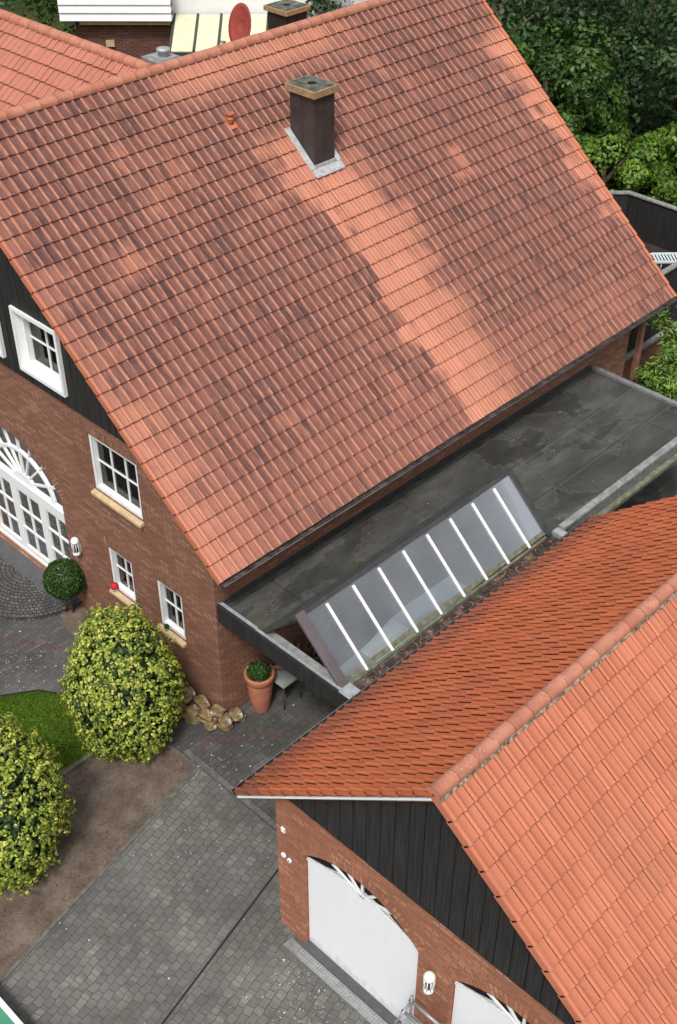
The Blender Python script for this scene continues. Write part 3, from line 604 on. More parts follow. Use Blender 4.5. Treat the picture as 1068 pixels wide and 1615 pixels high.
# verge tiles
def verge(name, O, S, N, xs_, nrow, mat, parent, drop=.13, wd=.07, seed=3):
    rnd = random.Random(seed); O, S, N = map(Vector, (O, S, N)); mb = MB(); X = Vector((1, 0, 0))
    for x, sg in xs_:
        for j in range(nrow):
            d = rnd.uniform(-.004, .004); s0 = j * RH - .01; s1 = (j + 1) * RH + .015
            for (u0, u1, n0, n1) in ((-.012, wd, .03, .012), ):
                o = O + X * (x - O.x) ; a = o + X * sg * u0 + S * s0 + N * (.078 + d); b = o + X * sg * u1 + S * s0 + N * (.070 + d); a2 = o + X * sg * u0 + S * s1 + N * (.046 + d); b2 = o + X * sg * u1 + S * s1 + N * (.038 + d)
                lo = Vector(N) * -drop; uv = [(900 + j, j + .1), (900.4 + j, j + .1), (900.4 + j, j + .85), (900 + j, j + .85)]
                mb.face([a, b, b2, a2] if sg > 0 else [b, a, a2, b2], uv); mb.face([a, a2, a2 + lo, a + lo], uv); mb.face([a, b, b + lo * .3, a + lo * .3], uv); mb.face([b, b2, b2 + N * -.04, b + N * -.04], uv); mb.face([a + lo, a2 + lo, a2 + lo + X * sg * .02, a + lo + X * sg * .02], uv)
                mb.face([a, a + lo, a + lo + X * sg * .02, a + X * sg * .02], uv)
    return build_nw(mb, name, mat, parent)
for e in ((XV, 1), (XR, -1)): verge('verge_tiles', (XV, EY, EZ - .02), S_, N_, [e], 26, 'tile_garage', roof)
for e in ((XV, 1), (XR, -1)): verge('verge_tiles', (XV, 2 * RY - EY, EZ - .02), (0, -CA, SA), (0, SA, CA), [e], 26, 'tile_garage', roof)
ridge_caps('ridge_tiles', roof, (XV - .02, RY, RZ - .0), (XR, RY, RZ - .0), .125, lift=-.01, mortar=False)
def gutter(name, A, B, r, mat, parent, seed=0, brk=.8, wave=0.0):
    A, B = Vector(A), Vector(B); D = B - A; L = D.length; D.normalize(); W = Vector((0, 0, 1)).cross(D); Z = Vector((0, 0, 1)); mb = MB(); K = 8
    for (q0, q1) in ((0, L),):
        O1 = [A + D * q0 + W * math.cos(t) * r - Z * math.sin(t) * r for t in [PI * k / K for k in range(K + 1)]]; O2 = [p + D * (q1 - q0) for p in O1]
        I1 = [A + D * q0 + W * math.cos(t) * r * .86 - Z * math.sin(t) * r * .86 for t in [PI * k / K for k in range(K + 1)]]; I2 = [p + D * (q1 - q0) for p in I1]
        mb.strip(O1, O2, smooth=True); mb.strip(I2, I1, smooth=True); mb.strip([O1[0], O2[0]], [I1[0], I2[0]]); mb.strip([O1[-1], O2[-1]], [I1[-1], I2[-1]]); mb.strip(O1, I1); mb.strip(I2, O2)
    mb.cur = 1
    for sg in (1, -1): mb.tube([A + W * r * sg, B + W * r * sg], .008, 6)
    mb.cur = 0; q = .4
    while q < L: mb.obox(A + D * q + W * (-r - .01) - Z * (-.004), D * .03, W * (2 * r + .02), Z * .008); q += brk
    g = mb.build(name, [mat, 'rafter_metal'], parent); d = MB(); d.face([A + W * r * .84 - Z * r * .45, B + W * r * .84 - Z * r * .45, B - W * r * .84 - Z * r * .45, A - W * r * .84 - Z * r * .45]); d.build('gutter_silt', 'gutter_dirt', g)
    return g
gutter('gutter', (XV, EY - .075, EZ - .02), (XR, EY - .075, EZ - .02), .07, 'dark_metal', roof)
mb = MB(); mb.box(.0, 13.78, -.40, -.001, 3.98, 4.02); mb.build('soffit', 'post_wood', roof)
# lead/mortar under verge foot
mb = MB(); mb.box(14.22, 14.36, -.10, .04, 0, 4.0); mb.build('post', 'post_wood', house, bevel=.008)
# roof vent
def rp(x, s, h=0): return Vector((x, EY, EZ - .02)) + S_ * s + N_ * h
mb = MB(); c = rp(5.78, 8.0, .05); mb.tube([c, c + Vector((0, -.01, .17))], [.085, .06], 14); mb.tube([c + Vector((0, -.01, .17)), c + Vector((0, -.01, .22))], [.09, .085], 14); mb.tube([c + Vector((0, -.01, .08)), c + Vector((0, -.01, .11))], [.08, .08], 14)
mb.obox(rp(5.68, 7.84, .06), (.21, 0, 0), S_ * .3, N_ * .02); mb.build('roof_vent', 'orange_clay', house)
# chimneys
def chimney(x0, x1, y0, y1, zb, zt, cap=.12, th=.17, boards=2, cowl=False, capmat='cap_stone', parent=None, shaft='brown_board'):
    mb = MB(); mb.box(x0 + .02, x1 - .02, y0 + .02, y1 - .02, zb, zt); ch = mb.build('chimney', shaft, parent)
    bb = MB(); g = .006
    for k in range(boards):
        a = x0 + (x1 - x0) * k / boards + g; b = x0 + (x1 - x0) * (k + 1) / boards - g
        bb.box(a, b, y0, y0 + .016, zb, zt - .003); bb.box(a, b, y1 - .016, y1, zb, zt - .003)
    nb = max(2, round((y1 - y0) / .3))
    for k in range(nb):
        a = y0 + (y1 - y0) * k / nb + g; b = y0 + (y1 - y0) * (k + 1) / nb - g
        if k == 0: a = y0 + .017
        if k == nb - 1: b = y1 - .017
        bb.box(x0, x0 + .016, a, b, zb, zt - .003); bb.box(x1 - .016, x1, a, b, zb, zt - .003)
    bb.build('cladding', shaft, ch)
    c = MB(); c.box(x0 - cap, x1 + cap, y0 - cap, y1 + cap, zt, zt + th); c.build('cap', capmat, ch, bevel=.012)
    t = MB(); xc, yc = (x0 + x1) / 2, (y0 + y1) / 2; zt2 = zt + th
    if cowl:
        t.box(x0 + .02, x1 - .02, y0 + .1, y1 - .1, zt2, zt2 + .03); t.lathe((xc, yc, zt2 + .03), [(.12, 0), (.12, .10), (.15, .10), (.15, .16), (.05, .18)], 16); t.build('cowl', 'zinc', ch)
    else:
        P = [(x0 - cap + .05, y0 - cap + .05), (x1 + cap - .05, y0 - cap + .05), (x1 + cap - .05, y1 + cap - .05), (x0 - cap + .05, y1 + cap - .05)]
        hole = [(xc + .10 * math.cos(-2 * PI * k / 16), yc + .10 * math.sin(-2 * PI * k / 16)) for k in range(16)]
        sheet(t, lambda a, b, d: (a, b, zt2 + .012 - d), P, [hole], .012)
        for i in range(4): a, b = P[i], P[(i + 1) % 4]; t.face([(*a, zt2), (*b, zt2), (*b, zt2 + .012), (*a, zt2 + .012)])
        t.build('cap_slab', 'cap_soot', ch); f = MB(); f.lathe((xc, yc, zt2 + .004), [(.10, 0), (.001, 0)], 16, False); f.build('flue', 'room_dark', ch)
    return ch
chn = chimney(7.08, 7.68, 4.38, 5.12, 8.1, 9.81, .075, .15, 2, parent=house)
mb = MB()        # lead flashing round the chimney foot
s0 = (4.38 - EY) / CA; s1 = (5.12 - EY) / CA
mb.obox(rp(6.95, s0 - .20, .07), (.86, 0, 0), S_ * .20, N_ * .02); mb.obox(rp(6.92, s0 - .0, .072), (.15, 0, 0), S_ * (s1 - s0 + .1), N_ * .022); mb.obox(rp(7.69, s0 - .0, .072), (.15, 0, 0), S_ * (s1 - s0 + .1), N_ * .022)
mb.box(7.05, 7.71, 4.35, 4.375, 8.2, 8.38); mb.build('flashing', 'lead', chn, bevel=.01)
chimney(10.95, 11.65, 9.25, 9.95, 7.7, 9.68, .07, .12, 2, parent=house, shaft='black_wood')
chimney(5.62, 6.06, 7.38, 8.0, 8.9, 10.12, .09, .07, 2, cowl=True, capmat='coping', parent=house, shaft='black_wood')
# cross wing behind the ridge
WX = 4.87; mb = MB(); rows = 17; Lw = rows * RH
tiles(mb, (WX - Lw * CA, 6.0, RZ - .02 - Lw * SA), (0, 1, 0), (CA, 0, SA), (-SA, 0, CA), 62, rows, CW, RH, 7, clip=lambda u, s: (6.0 + u) > RY + (WX - (WX - Lw * CA + s * CA)) * 1.0 + .02)
wing = build_nw(mb, 'wing_roof', 'tile_wing', house)
mb = MB(); tiles(mb, (WX + Lw * CA, 6.0, RZ - .02 - Lw * SA), (0, 1, 0), (-CA, 0, SA), (SA, 0, CA), 62, rows, CW, RH, 8, clip=lambda u, s: (6.0 + u) > RY + ((WX + Lw * CA - s * CA) - WX) + .02); build_nw(mb, 'wing_roof', 'tile_garage', house)
mb = MB(); mb.prism([(WX - Lw * CA + .1, 10, RZ - .1 - Lw * SA), (WX, 10, RZ - .08), (WX + Lw * CA - .1, 10, RZ - .1 - Lw * SA)], (0, 8.9, 0)); mb.build('wing_wall', 'brick', house)
mb = MB(); mb.prism([(WX - .6, RY + .9, RZ - .7), (WX, RY + .1, RZ - .1), (WX + .6, RY + .9, RZ - .7)], (0, 5, 0)); mb.build('wing_core', 'brick', house)
ridge_caps('ridge_tiles', wing, (WX, RY + .10, RZ), (WX, 18.9, RZ), .125, lift=-.015, seed=5, side=(1, 0, 0), mortar=False)

# satellite dish
dish = empty('satellite_dish', 'red oval satellite dish rising behind the main roof ridge beside the stone-capped chimney', 'satellite dish', (10.0, 9.85, 7.9))
nd = Vector((-.98, -.02, .18)).normalized(); nd = Vector((-.93, .12, .25)).normalized(); a_ = nd.cross(Vector((0, 0, 1))).normalized(); b_ = a_.cross(nd).normalized(); cc = Vector((0, 0, 1.62)); mb = MB(); rings = []
for q in range(7):
    rr = q / 6 * .50; rings.append([cc + a_ * rr * .92 * math.cos(t) + b_ * rr * 1.05 * math.sin(t) + nd * (.32 * rr * rr) for t in [2 * PI * k / 28 for k in range(29)]])
for A, B in zip(rings[1:], rings[2:]): mb.strip(A, B, smooth=True); mb.strip([p - nd * .008 for p in B], [p - nd * .008 for p in A], smooth=True)
mb.face(rings[1][:-1]); mb.strip(rings[-1], [p - nd * .02 for p in rings[-1]]); mb.build('reflector', 'red_paint', dish)
mb = MB(); mb.tube([(.1, 0, 0), (.1, 0, 1.6)], .03, 10); mb.tube([(0, 0, 1.5), cc - nd * .05], .03, 8); mb.build('mast', 'grey_metal', dish)
mb = MB(); e = cc + nd * .55 - b_ * .42; mb.tube([cc - b_ * .5, e], .014, 8); mb.tube([e, e - nd * .12], .035, 10); mb.build('feed_arm', 'grey_metal', dish)

# ------------------------------------------------------------------ garage
GX, GY0, GYp, GZp, GEy, GEz = -2.454, -4.243, -7.542, 6.541, -3.638, 3.173
GV, GF = -2.72, 7.08; GY1 = 2 * GYp - GY0
garage = empty('brick_garage', 'brick double garage with arched white doors under an orange-red tile roof', 'garage', (0, 0, 0))
DG = []
for y1 in (-4.86, -7.93): DG.append((y1 - 2.42, y1))
mb = MB(); holes = []
for (a, b) in DG:
    ar, r, zc, a0 = seg_arch((a + b) / 2, 1.21, 2.46, 2.97, 16); holes.append([(a, .02)] + ar[::-1] + [(b, .02)])
gz = lambda y: GEz + (GEy - y) * math.tan(AR) - .1
sheet(mb, lambda a, b, d: (GX + d, a, b), [(GY1, 0), (GY1, gz(GY0)), (GY1 + .5, 3.70), (GY0 - .22, 3.70), (GY0, gz(GY0)), (GY0, 0)][::-1], holes, .16)
sheet(mb, lambda a, b, d: (a, GY0, b), [(GX, 0), (6.8, 0), (6.8, 3.6), (GX, 3.6)]); sheet(mb, lambda a, b, d: (a, GY1, b), [(GX, 0), (6.8, 0), (6.8, 3.6), (GX, 3.6)])
sheet(mb, lambda a, b, d: (6.8, a, b), [(GY1, 0), (GY1, 3.5), (GYp, 6.35), (GY0, 3.5), (GY0, 0)])
mb.build('wall', 'brick_garage', garage)
for (a, b) in DG:
    mb = MB(); yc = (a + b) / 2; ar, r, zc, a0 = seg_arch(yc, 1.21, 2.46, 2.97, 16); K = 22
    for k in range(K):
        a1, a2 = a0 * (1 - 2 * k / K), a0 * (1 - 2 * (k + 1) / K); mb.face([(GX - .006, yc + rr * math.sin(t), zc + rr * math.cos(t)) for t, rr in ((a1, r + .004), (a2, r + .004), (a2, r + .245), (a1, r + .245))], [(0, a1 * r), (0, a2 * r), (.245, a2 * r), (.245, a1 * r)])
    mb.build('lintel', 'brick_garage', garage)
mb = MB(); y = GY0 - .16; bw = .262; rnd = random.Random(9); gt = lambda q: min(gz(q), gz(2 * GYp - q)) + .05
while y > GY1 + .2:
    y1 = y - bw + .016; z0 = 3.66; dx = GX - .05 + rnd.uniform(-.003, .003)
    if max(gt(y), gt(y1)) > z0 + .02: mb.prism([(dx, y1, z0), (dx, y, z0), (dx, y, max(z0, gt(y))), (dx, y1, max(z0, gt(y1)))], (.035, 0, 0))
    y -= bw
mb.build('gable_cladding', 'black_wood', garage, bevel=.003)
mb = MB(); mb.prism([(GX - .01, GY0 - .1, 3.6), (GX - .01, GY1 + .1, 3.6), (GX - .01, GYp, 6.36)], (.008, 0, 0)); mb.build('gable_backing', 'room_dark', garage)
mb = MB(); xg, ng = GV, int(round((GF - GV) / CW)); cg = (GF - GV) / ng
tiles(mb, (GV, 2 * GYp - GEy, GEz - .02), (1, 0, 0), S_, N_, ng, 14, cg, .3665, 11)
groof = build_nw(mb, 'roof', 'tile_garage', garage)
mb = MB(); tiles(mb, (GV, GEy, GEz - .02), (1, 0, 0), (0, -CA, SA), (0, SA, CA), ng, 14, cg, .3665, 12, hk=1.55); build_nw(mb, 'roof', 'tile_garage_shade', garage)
for e in ((GV, 1), (GF, -1)): verge('verge_tiles', (GV, 2 * GYp - GEy, GEz - .02), S_, N_, [e], 14, 'tile_garage', groof)
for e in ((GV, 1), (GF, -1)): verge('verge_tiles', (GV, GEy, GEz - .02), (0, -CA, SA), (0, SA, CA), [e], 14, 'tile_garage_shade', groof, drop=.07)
mb = MB()
for f in (lambda y: y, lambda y: 2 * GYp - y): mb.prism([(GV + .05, f(GEy - .02), GEz - .05), (GV + .05, f(GYp), GZp - .06), (GV + .05, f(GYp), GZp - .2), (GV + .05, f(GEy - .02), GEz - .16)], (GF - GV - .1, 0, 0))
mb.build('roof_deck', 'post_wood', groof)
mb = MB()        # white verge trim below the verge tiles
mb.prism([(GV + .0, GEy, GEz - .08), (GV + .0, GYp, GZp - .09), (GV + .0, GYp, GZp - .13), (GV + .0, GEy, GEz - .12)], (.03, 0, 0)); mb.build('verge_trim', 'white_paint', groof)
ridge_caps('ridge_tiles', groof, (GV - .02, GYp, GZp + .01), (GF, GYp, GZp + .02), .112, lift=-.0, seed=8)
gutter('gutter', (GV, GEy + .07, GEz - .03), (GF, GEy + .07, GEz - .03), .065, 'dark_metal', groof)
for (a, b) in DG:        # arched up-and-over door with fanlight above
    yc = (a + b) / 2; ar, r, zc, a0 = seg_arch(yc, 1.21, 2.33, 2.57, 16); X = GX + .08; mb = MB()
    mb.prism([(X, y, z) for y, z in [(b - .012, .03)] + [(min(max(q[0], a + .012), b - .012), q[1]) for q in ar] + [(a + .012, .03)]], (.04, 0, 0))
    dr = mb.build('garage_door', 'door_white', garage)
    rim = MB(); I = [(X - .012, q[0], q[1]) for q in ar]; O = [(X - .012, q[0], q[1] - .05) for q in ar]; rim.strip(I, O); rim.strip(O, [(X, p[1], p[2]) for p in O]); rim.strip(I, [(X + .05, p[1], p[2]) for p in I]); rim.build('door_rim', 'white_paint', dr)
    gl = MB(); ar2, r2, zc2, a2 = seg_arch(yc, 1.21, 2.46, 2.97, 16); gl.strip([(X + .02, q[0], q[1] - .3) for q in ar2], [(X + .02, q[0], q[1]) for q in ar2]); gl.build('fanlight', 'room_dark', dr)
    br = MB()
    for ang, L in ((90, .40), (48, .46), (20, .66), (132, .46), (160, .66)):
        t = R_(ang); d = Vector((0, math.cos(t), math.sin(t))); p_ = Vector((0, -math.sin(t), math.cos(t))) * .02; br.obox(Vector((X - .02, yc, 2.50)) + d * .02 - p_, d * L, p_ * 2, (.03, 0, 0))
    br.build('fanlight_bars', 'white_paint', dr)
# small fittings on the garage wall
mb = MB(); mb.box(0, .03, -.04, .04, -.05, .05); mb.box(-.004, .0, -.028, .028, -.038, .038); mb.build('weather_sensor', 'white_paint', None, (GX - .032, -4.42, 2.72), bevel=.004); tag(bpy.data.objects['weather_sensor'], 'small square white box high on the garage brick corner', 'wall box')
for nm, cy, cz_, rr, lab in (('wall_socket', -4.40, 2.05, .05, 'round white wall fitting, nearer the garage corner, below the square white box'), ('wall_outlet', -4.535, 2.03, .045, 'round white fitting with dark centre, left of the garage door')):
    mb = MB(); K = 18; c0 = [(0, rr * math.cos(2 * PI * k / K), rr * math.sin(2 * PI * k / K)) for k in range(K)]; c1 = [(-.03, p[1] * .9, p[2] * .9) for p in c0]
    mb.strip(c0 + c0[:1], c1 + c1[:1], smooth=True); mb.face(c1); o = mb.build(nm, 'white_paint', None, (GX - .002, cy, cz_)); tag(o, lab, 'wall fitting', 'round fittings on the garage wall')
    if nm == 'wall_outlet': q = MB(); q.face([(-.032, p[1] * .45, p[2] * .45) for p in c0]); q.build('keyhole_disc', 'dark_metal', o)
# drain channel along the doors
mb = MB(); z = .012
mb.box(-2.74, -2.72, -10.6, -4.60, 0, .03); mb.box(-2.57, -2.55, -10.6, -4.60, 0, .03); 
mb.box(-2.72, -2.57, -10.6, -4.60, 0, .012)
dc = mb.build('drain_channel', 'grey_metal', None); tag(dc, 'long grey metal drain channel set in paving before the garage doors', 'drain')
mb = MB(); q = -4.9
while q > -10.5: mb.box(-2.72, -2.655, q - .018, q, .012, .024); mb.box(-2.635, -2.57, q - .018, q, .012, .024); q -= .05
mb.build('drain_slats', 'zinc', dc)
mb = MB(); mb.box(-2.54, -2.36, -10.4, -4.82, .004, .04); struct(mb.build('door_threshold', 'step_slab'))
# wall lanterns
lan = empty('wall_lantern', 'white slatted wall lantern beside the arched house door', 'wall lamp', (-.004, 4.5, 1.76), 0, 'white wall lanterns')
mb = MB(); mb.lathe((-.13, 0, .40), [(.115, 0), (.12, .03), (.10, .09), (.05, .14), (.0, .155)], 20, False); mb.lathe((-.13, 0, .40), [(.0, .0), (.115, 0)], 20, False); mb.build('cap', 'white_paint', lan)
mb = MB(); mb.lathe((-.13, 0, .0), [(.0, .0), (.09, 0), (.105, .03), (.105, .09), (.085, .095), (.0, .095)], 20, False); mb.build('base', 'white_paint', lan)
mb = MB()
for k in range(9): t = 2 * PI * k / 9; mb.tube([(-.13 + .098 * math.cos(t), .098 * math.sin(t), .09), (-.13 + .098 * math.cos(t), .098 * math.sin(t), .41)], .012, 6)
mb.build('slats', 'white_paint', lan)
mb = MB(); mb.lathe((-.13, 0, .09), [(.06, 0), (.06, .31)], 16); mb.build('lamp_glass', 'dark_metal', lan)
mb = MB(); mb.box(-.03, 0, -.05, .05, .05, .35); mb.box(-.1, -.03, -.02, .02, .3, .34); mb.build('bracket', 'white_paint', lan); lan.scale = (.8, .8, .84)
copy_tree(lan, (GX - .004, -7.60, 1.93), 0, 'white slatted wall lantern on the brick pier between the two garage doors')

# ------------------------------------------------------------------ carport with skylight
cp = empty('carport', 'flat felt-roofed carport with sloping glass skylight joining house and garage', 'carport')
ZC = 3.0; CX0, CX1, CY1 = .02, 12.1, -3.2; SX0, SX1, SYa, SYb = .30, 6.15, -1.06, -3.2
mb = MB(); mb.box(CX0 + .06, SX0, SYa, -.004, 2.84, ZC); mb.box(SX0, CX1, SYa, -.004, 2.84, ZC); mb.box(SX1, CX1, CY1, SYa, 2.84, ZC); mb.build('flat_roof', 'felt', cp)
mb = MB(); mb.box(CX0, CX0 + .10, -3.75, -.006, 2.68, 3.09); mb.build('fascia', 'black_wood', cp, bevel=.005)
mb = MB(); mb.box(CX0 + .06, CX0 + .13, -1.02, -.0, 3.092, 3.10); mb.box(CX0 + .05, CX0 + .11, SYb, -1.02, 3.092, 3.10); mb.box(CX0 + .01, CX0 + .30, -3.75, SYb, 3.092, 3.105); mb.build('fascia_flashing', 'zinc', cp)
mb = MB(); mb.box(CX0 + .11, CX0 + .30, -3.05, -1.1, 3.0, 3.045); mb.build('inner_ledge', 'coping', cp, bevel=.004)
mb = MB(); mb.box(.1, CX1, -.03, -.006, 3.0, 3.10); mb.box(.1, CX1, -.06, -.03, 3.0, 3.03); mb.build('wall_flashing', 'dark_metal', cp)
mb = MB(); mb.box(CX1 - .0, CX1 + .12, -3.45, -.05, 2.7, 3.07); mb.build('end_parapet', 'grey_metal', cp, bevel=.008)
mb = MB(); mb.box(SX1 + .35, CX1 + .12, CY1 - .13, CY1 + .03, 3.002, 3.09); mb.box(SX1 + .35, CX1 + .12, CY1 - .09, CY1 - .002, 2.7, 3.0); mb.build('parapet', 'coping', cp, bevel=.01)
mb = MB(); mb.box(SX1 + .4, CX1 + .2, CY1 - .34, CY1 - .22, 2.82, 2.93); mb.build('edge_beam', 'beam_mossy', cp, bevel=.01)
mb = MB(); mb.box(CX0 + .11, SX1 + .45, -3.95, SYb - .001, 2.86, 2.95); mb.build('valley_gutter', 'gutter_dirt', cp)
mb = MB(); mb.box(SX1 + .12, SX1 + .3, -3.62, CY1 + .02, 2.952, 3.07); mb.box(SX1 + .3, SX1 + .6, -3.62, -3.5, 2.952, 3.03); mb.build('gutter_outlet', 'zinc', cp, bevel=.01)
for px_, py_ in ((.3, -3.8), (6.3, -3.35), (11.9, -3.2)):
    mb = MB(); mb.box(px_ - .05, px_ + .05, py_ - .05, py_ + .05, 0, 2.84); mb.build('post', 'black_wood', cp, bevel=.006)
# skylight: gable-shaped box, felt back slope and glass front slope
YA, ZA = -2.07, 4.05; SD = Vector((0, -3.16 - YA, 3.03 - ZA)); SL = SD.length; SD.normalize(); SN = Vector((0, SD.z, -SD.y)); 
if SN.z < 0: SN = -SN
mb = MB(); BD = Vector((0, SYa - YA, 3.0 - ZA)); BL = BD.length; BD.normalize(); BN = Vector((0, -BD.z, BD.y)); BN = BN if BN.z > 0 else -BN
sk = MB(); sk.obox(Vector((.13, YA, ZA)), (SX1 - .13 + .05, 0, 0), BD * BL, BN * -.05); skl = sk.build('skylight', 'felt', cp)
mb = MB()
for q in (.12, .35, .58, .8): mb.obox(Vector((.13, YA, ZA)) + BD * (BL * q), (SX1 - .08, 0, 0), BD * .03, BN * .02)
mb.build('batten', 'dark_metal', skl)
mb = MB(); mb.obox(Vector((.12, YA, ZA)) - SD * .04 - SN * .02, (.20, 0, 0), SD * (SL + .14), SN * .075); mb.build('end_rafter', 'rafter_metal', skl, bevel=.008)
mb = MB(); mb.obox(Vector((SX1 - .06, YA, ZA)) - SD * .04 - SN * .02, (.05, 0, 0), SD * (SL + .05), SN * .075); mb.obox(Vector((SX1, YA, ZA)) - SD * .04 - SN * .04, (.07, 0, 0), SD * (SL + .05), SN * .075); mb.build('end_rafter', 'dark_metal', skl, bevel=.005)
mb = MB(); mb.obox(Vector((.32, YA, ZA)) - SD * .04 - SN * .01, (SX1 - .38, 0, 0), SD * .09, SN * .05); mb.build('ridge_profile', 'dark_metal', skl, bevel=.004)
mb = MB(); mb.obox(Vector((.32, YA, ZA)) + SD * .05, (SX1 - .38, 0, 0), SD * (SL - .17), SN * .008); mb.build('glass', 'skylight_glass', skl)
mb = MB(); mb.obox(Vector((.32, YA, ZA)) + SD * (SL - .13) - SN * .02, (SX1 - .38, 0, 0), SD * .10, SN * .04); mb.box(.32, SX1 - .06, -3.20, -3.14, 2.952, 3.02); mb.build('bottom_rail', 'beam_mossy', skl, bevel=.006)
for k in range(8):
    x = .80 + .677 * k; mb = MB(); mb.obox(Vector((x - .028, YA, ZA)) + SD * .10 + SN * .012, (.056, 0, 0), SD * (SL - .10), SN * .028); mb.build('glazing_bar', 'white_paint', skl, bevel=.004)
for x in (.14, SX1 - .03): mb = MB(); mb.prism([(x, YA + .02, ZA - .07), (x, -1.9, ZA - .07), (x, -1.9, 3.0), (x, YA + .02, 3.0)] if False else [(x, SYa - .05, 3.0), (x, SYa - .05, 3.04), (x, YA, ZA - .06), (x, YA, ZA - .14)], (.05, 0, 0)); mb.build('gable_rail', 'black_wood', skl)
# dark heap of branches seen through the open skylight end
lit = empty('branch_pile', 'dark heap of branches against the wall seen through the open skylight end', 'branch pile', (2.3, -.38, 0))
rnd = random.Random(12)
for k in range(46):
    p = Vector((rnd.uniform(-1.1, 1.0), rnd.uniform(-.22, .25), rnd.uniform(.03, 1.15))); d = Vector((rnd.gauss(0, 1), rnd.gauss(0, .25), rnd.gauss(0, .8))).normalized(); L = rnd.uniform(.3, .7); q = Vector((0, -.12, .12)) * rnd.uniform(-1, 1)
    mb = MB(); rr = rnd.uniform(.015, .04); mb.tube([p - d * L * .5, p + q, p + d * L * .5], [rr, rr * .9, rr * .5], 6); mb.build('branch', 'debris' if k % 5 else 'post_wood', lit)

# car under the skylight
car = empty('parked_car', 'pale blue-grey car parked beneath the glass skylight', 'car', (1.6, -2.05, 0))
def loft(mb, secs):
    for A, B in zip(secs, secs[1:]): mb.strip(A + A[:1], B + B[:1], smooth=True)
    mb.face(secs[0][::-1]); mb.face(secs[-1])
mb = MB(); secs = []
for x, zb, zt, hw in ((0, .45, .75, .70), (.08, .32, .86, .80), (.5, .25, .92, .86), (1.1, .22, .97, .88), (2.9, .22, .98, .88), (3.8, .25, .98, .87), (4.2, .32, .92, .82), (4.3, .45, .8, .74)):
    secs.append([(x, -hw + .06, zb), (x, hw - .06, zb), (x, hw, zb + .15), (x, hw, zt - .18), (x, hw - .12, zt), (x, -hw + .12, zt), (x, -hw, zt - .18), (x, -hw, zb + .15)])
loft(mb, secs); mb.build('body', 'car_paint', car)
mb = MB(); loft(mb, [[(x, -hb, zb), (x, hb, zb), (x, ht, zt), (x, -ht, zt)] for x, hb, ht, zb, zt in ((1.0, .74, .72, .94, .97), (1.75, .76, .60, .94, 1.43), (2.4, .78, .62, .95, 1.48), (3.6, .77, .60, .95, 1.44), (4.15, .72, .66, .94, .99))]); cab = mb.build('cabin', 'car_window', car)
mb = MB(); mb.box(1.8, 3.6, -.58, .58, 1.45, 1.50); mb.build('roof_panel', 'car_paint', cab, bevel=.02)
for x in (.85, 3.4):
    for sg in (-1, 1):
        mb = MB(); mb.tube([(x, sg * .68, .32), (x, sg * .885, .32)], .32, 24); wh = mb.build('wheel', 'black_rubber', car); q = MB(); q.tube([(x, sg * .70, .32), (x, sg * .893, .32)], .2, 16); q.build('rim', 'grey_metal', wh)

# ------------------------------------------------------------------ terrace beside the house
ter = empty('roof_terrace', 'raised terrace with black board railing and grey coping behind the house end', 'terrace')
tp = [(13.80, .95), (20.45, .95), (20.45, 4.5), (19.95, 5.0), (13.80, 5.0)]
mb = MB()
for i in range(4): a, b = tp[i], tp[i + 1]; mb.face([(*a, 0), (*b, 0), (*b, 1.55), (*a, 1.55)], [(0, 0), (math.dist(a, b), 0), (math.dist(a, b), 1.55), (0, 1.55)])
mb.build('wall', 'brick', ter)
mb = MB(); mb.prism([(x, y, 2.18) for x, y in tp], (0, 0, .06)); mb.build('deck', 'brown_board', ter)
mb = MB(); rl = MB(); lg = MB(); rnd = random.Random(2)
for i in range(4):
    a, b = Vector((*tp[i], 0)), Vector((*tp[i + 1], 0)); d = b - a; L = d.length; d.normalize(); nrm = Vector((d.y, -d.x, 0)); q = 0
    while q < L - .02:
        wdt = min(.145, L - q); mb.obox(a + d * (q + .006) + nrm * rnd.uniform(0, .012) + Vector((0, 0, 1.60)), d * (wdt - .012), nrm * .022, (0, 0, 1.94)); q += .15
    mb.obox(a - nrm * .02 + Vector((0, 0, 1.6)), d * L, nrm * .015, (0, 0, 1.92))
    rl.obox(a - d * .05 - nrm * .07 + Vector((0, 0, 3.54 + .003 * i)), d * (L + .1), nrm * .16, (0, 0, .06)); lg.obox(a - d * .05 - nrm * .10 + Vector((0, 0, 1.54 + .003 * i)), d * (L + .1), nrm * .30, (0, 0, .06))
mb.build('railing_boards', 'black_wood', ter); rl.build('coping', 'coping', ter, bevel=.008); lg.build('ledge', 'coping', ter, bevel=.008)
lo = empty('sun_lounger', 'pale blue slatted lounger with rounded end on the terrace', 'lounger', (19.15, 2.75, 2.25), R_(-44))
mb = MB(); K = 12; out = [(1.9, -.3), (1.9, .3)] + [(.15 - .15 * math.sin(PI * k / K), .3 * math.cos(PI * k / K)) for k in range(K + 1)]
out2 = [(.1 + (x - .1) * .95 + .02, y * .82) for x, y in out]
for i in range(len(out)):
    j = (i + 1) % len(out); mb.prism([(*out[i], .22), (*out[j], .22), (*out2[j], .22), (*out2[i], .22)], (0, 0, .05))
mb.build('frame', 'lounger_plastic', lo)
mb = MB(); q = .12
while q < 1.85: mb.box(q, q + .055, -.26, .26, .245, .26); q += .095
mb.build('slats', 'lounger_plastic', lo)
for x in (.3, 1.7):
    for y in (-.24, .24): mb = MB(); mb.tube([(x, y, 0), (x, y, .23)], .022, 8); mb.build('leg', 'lounger_plastic', lo)
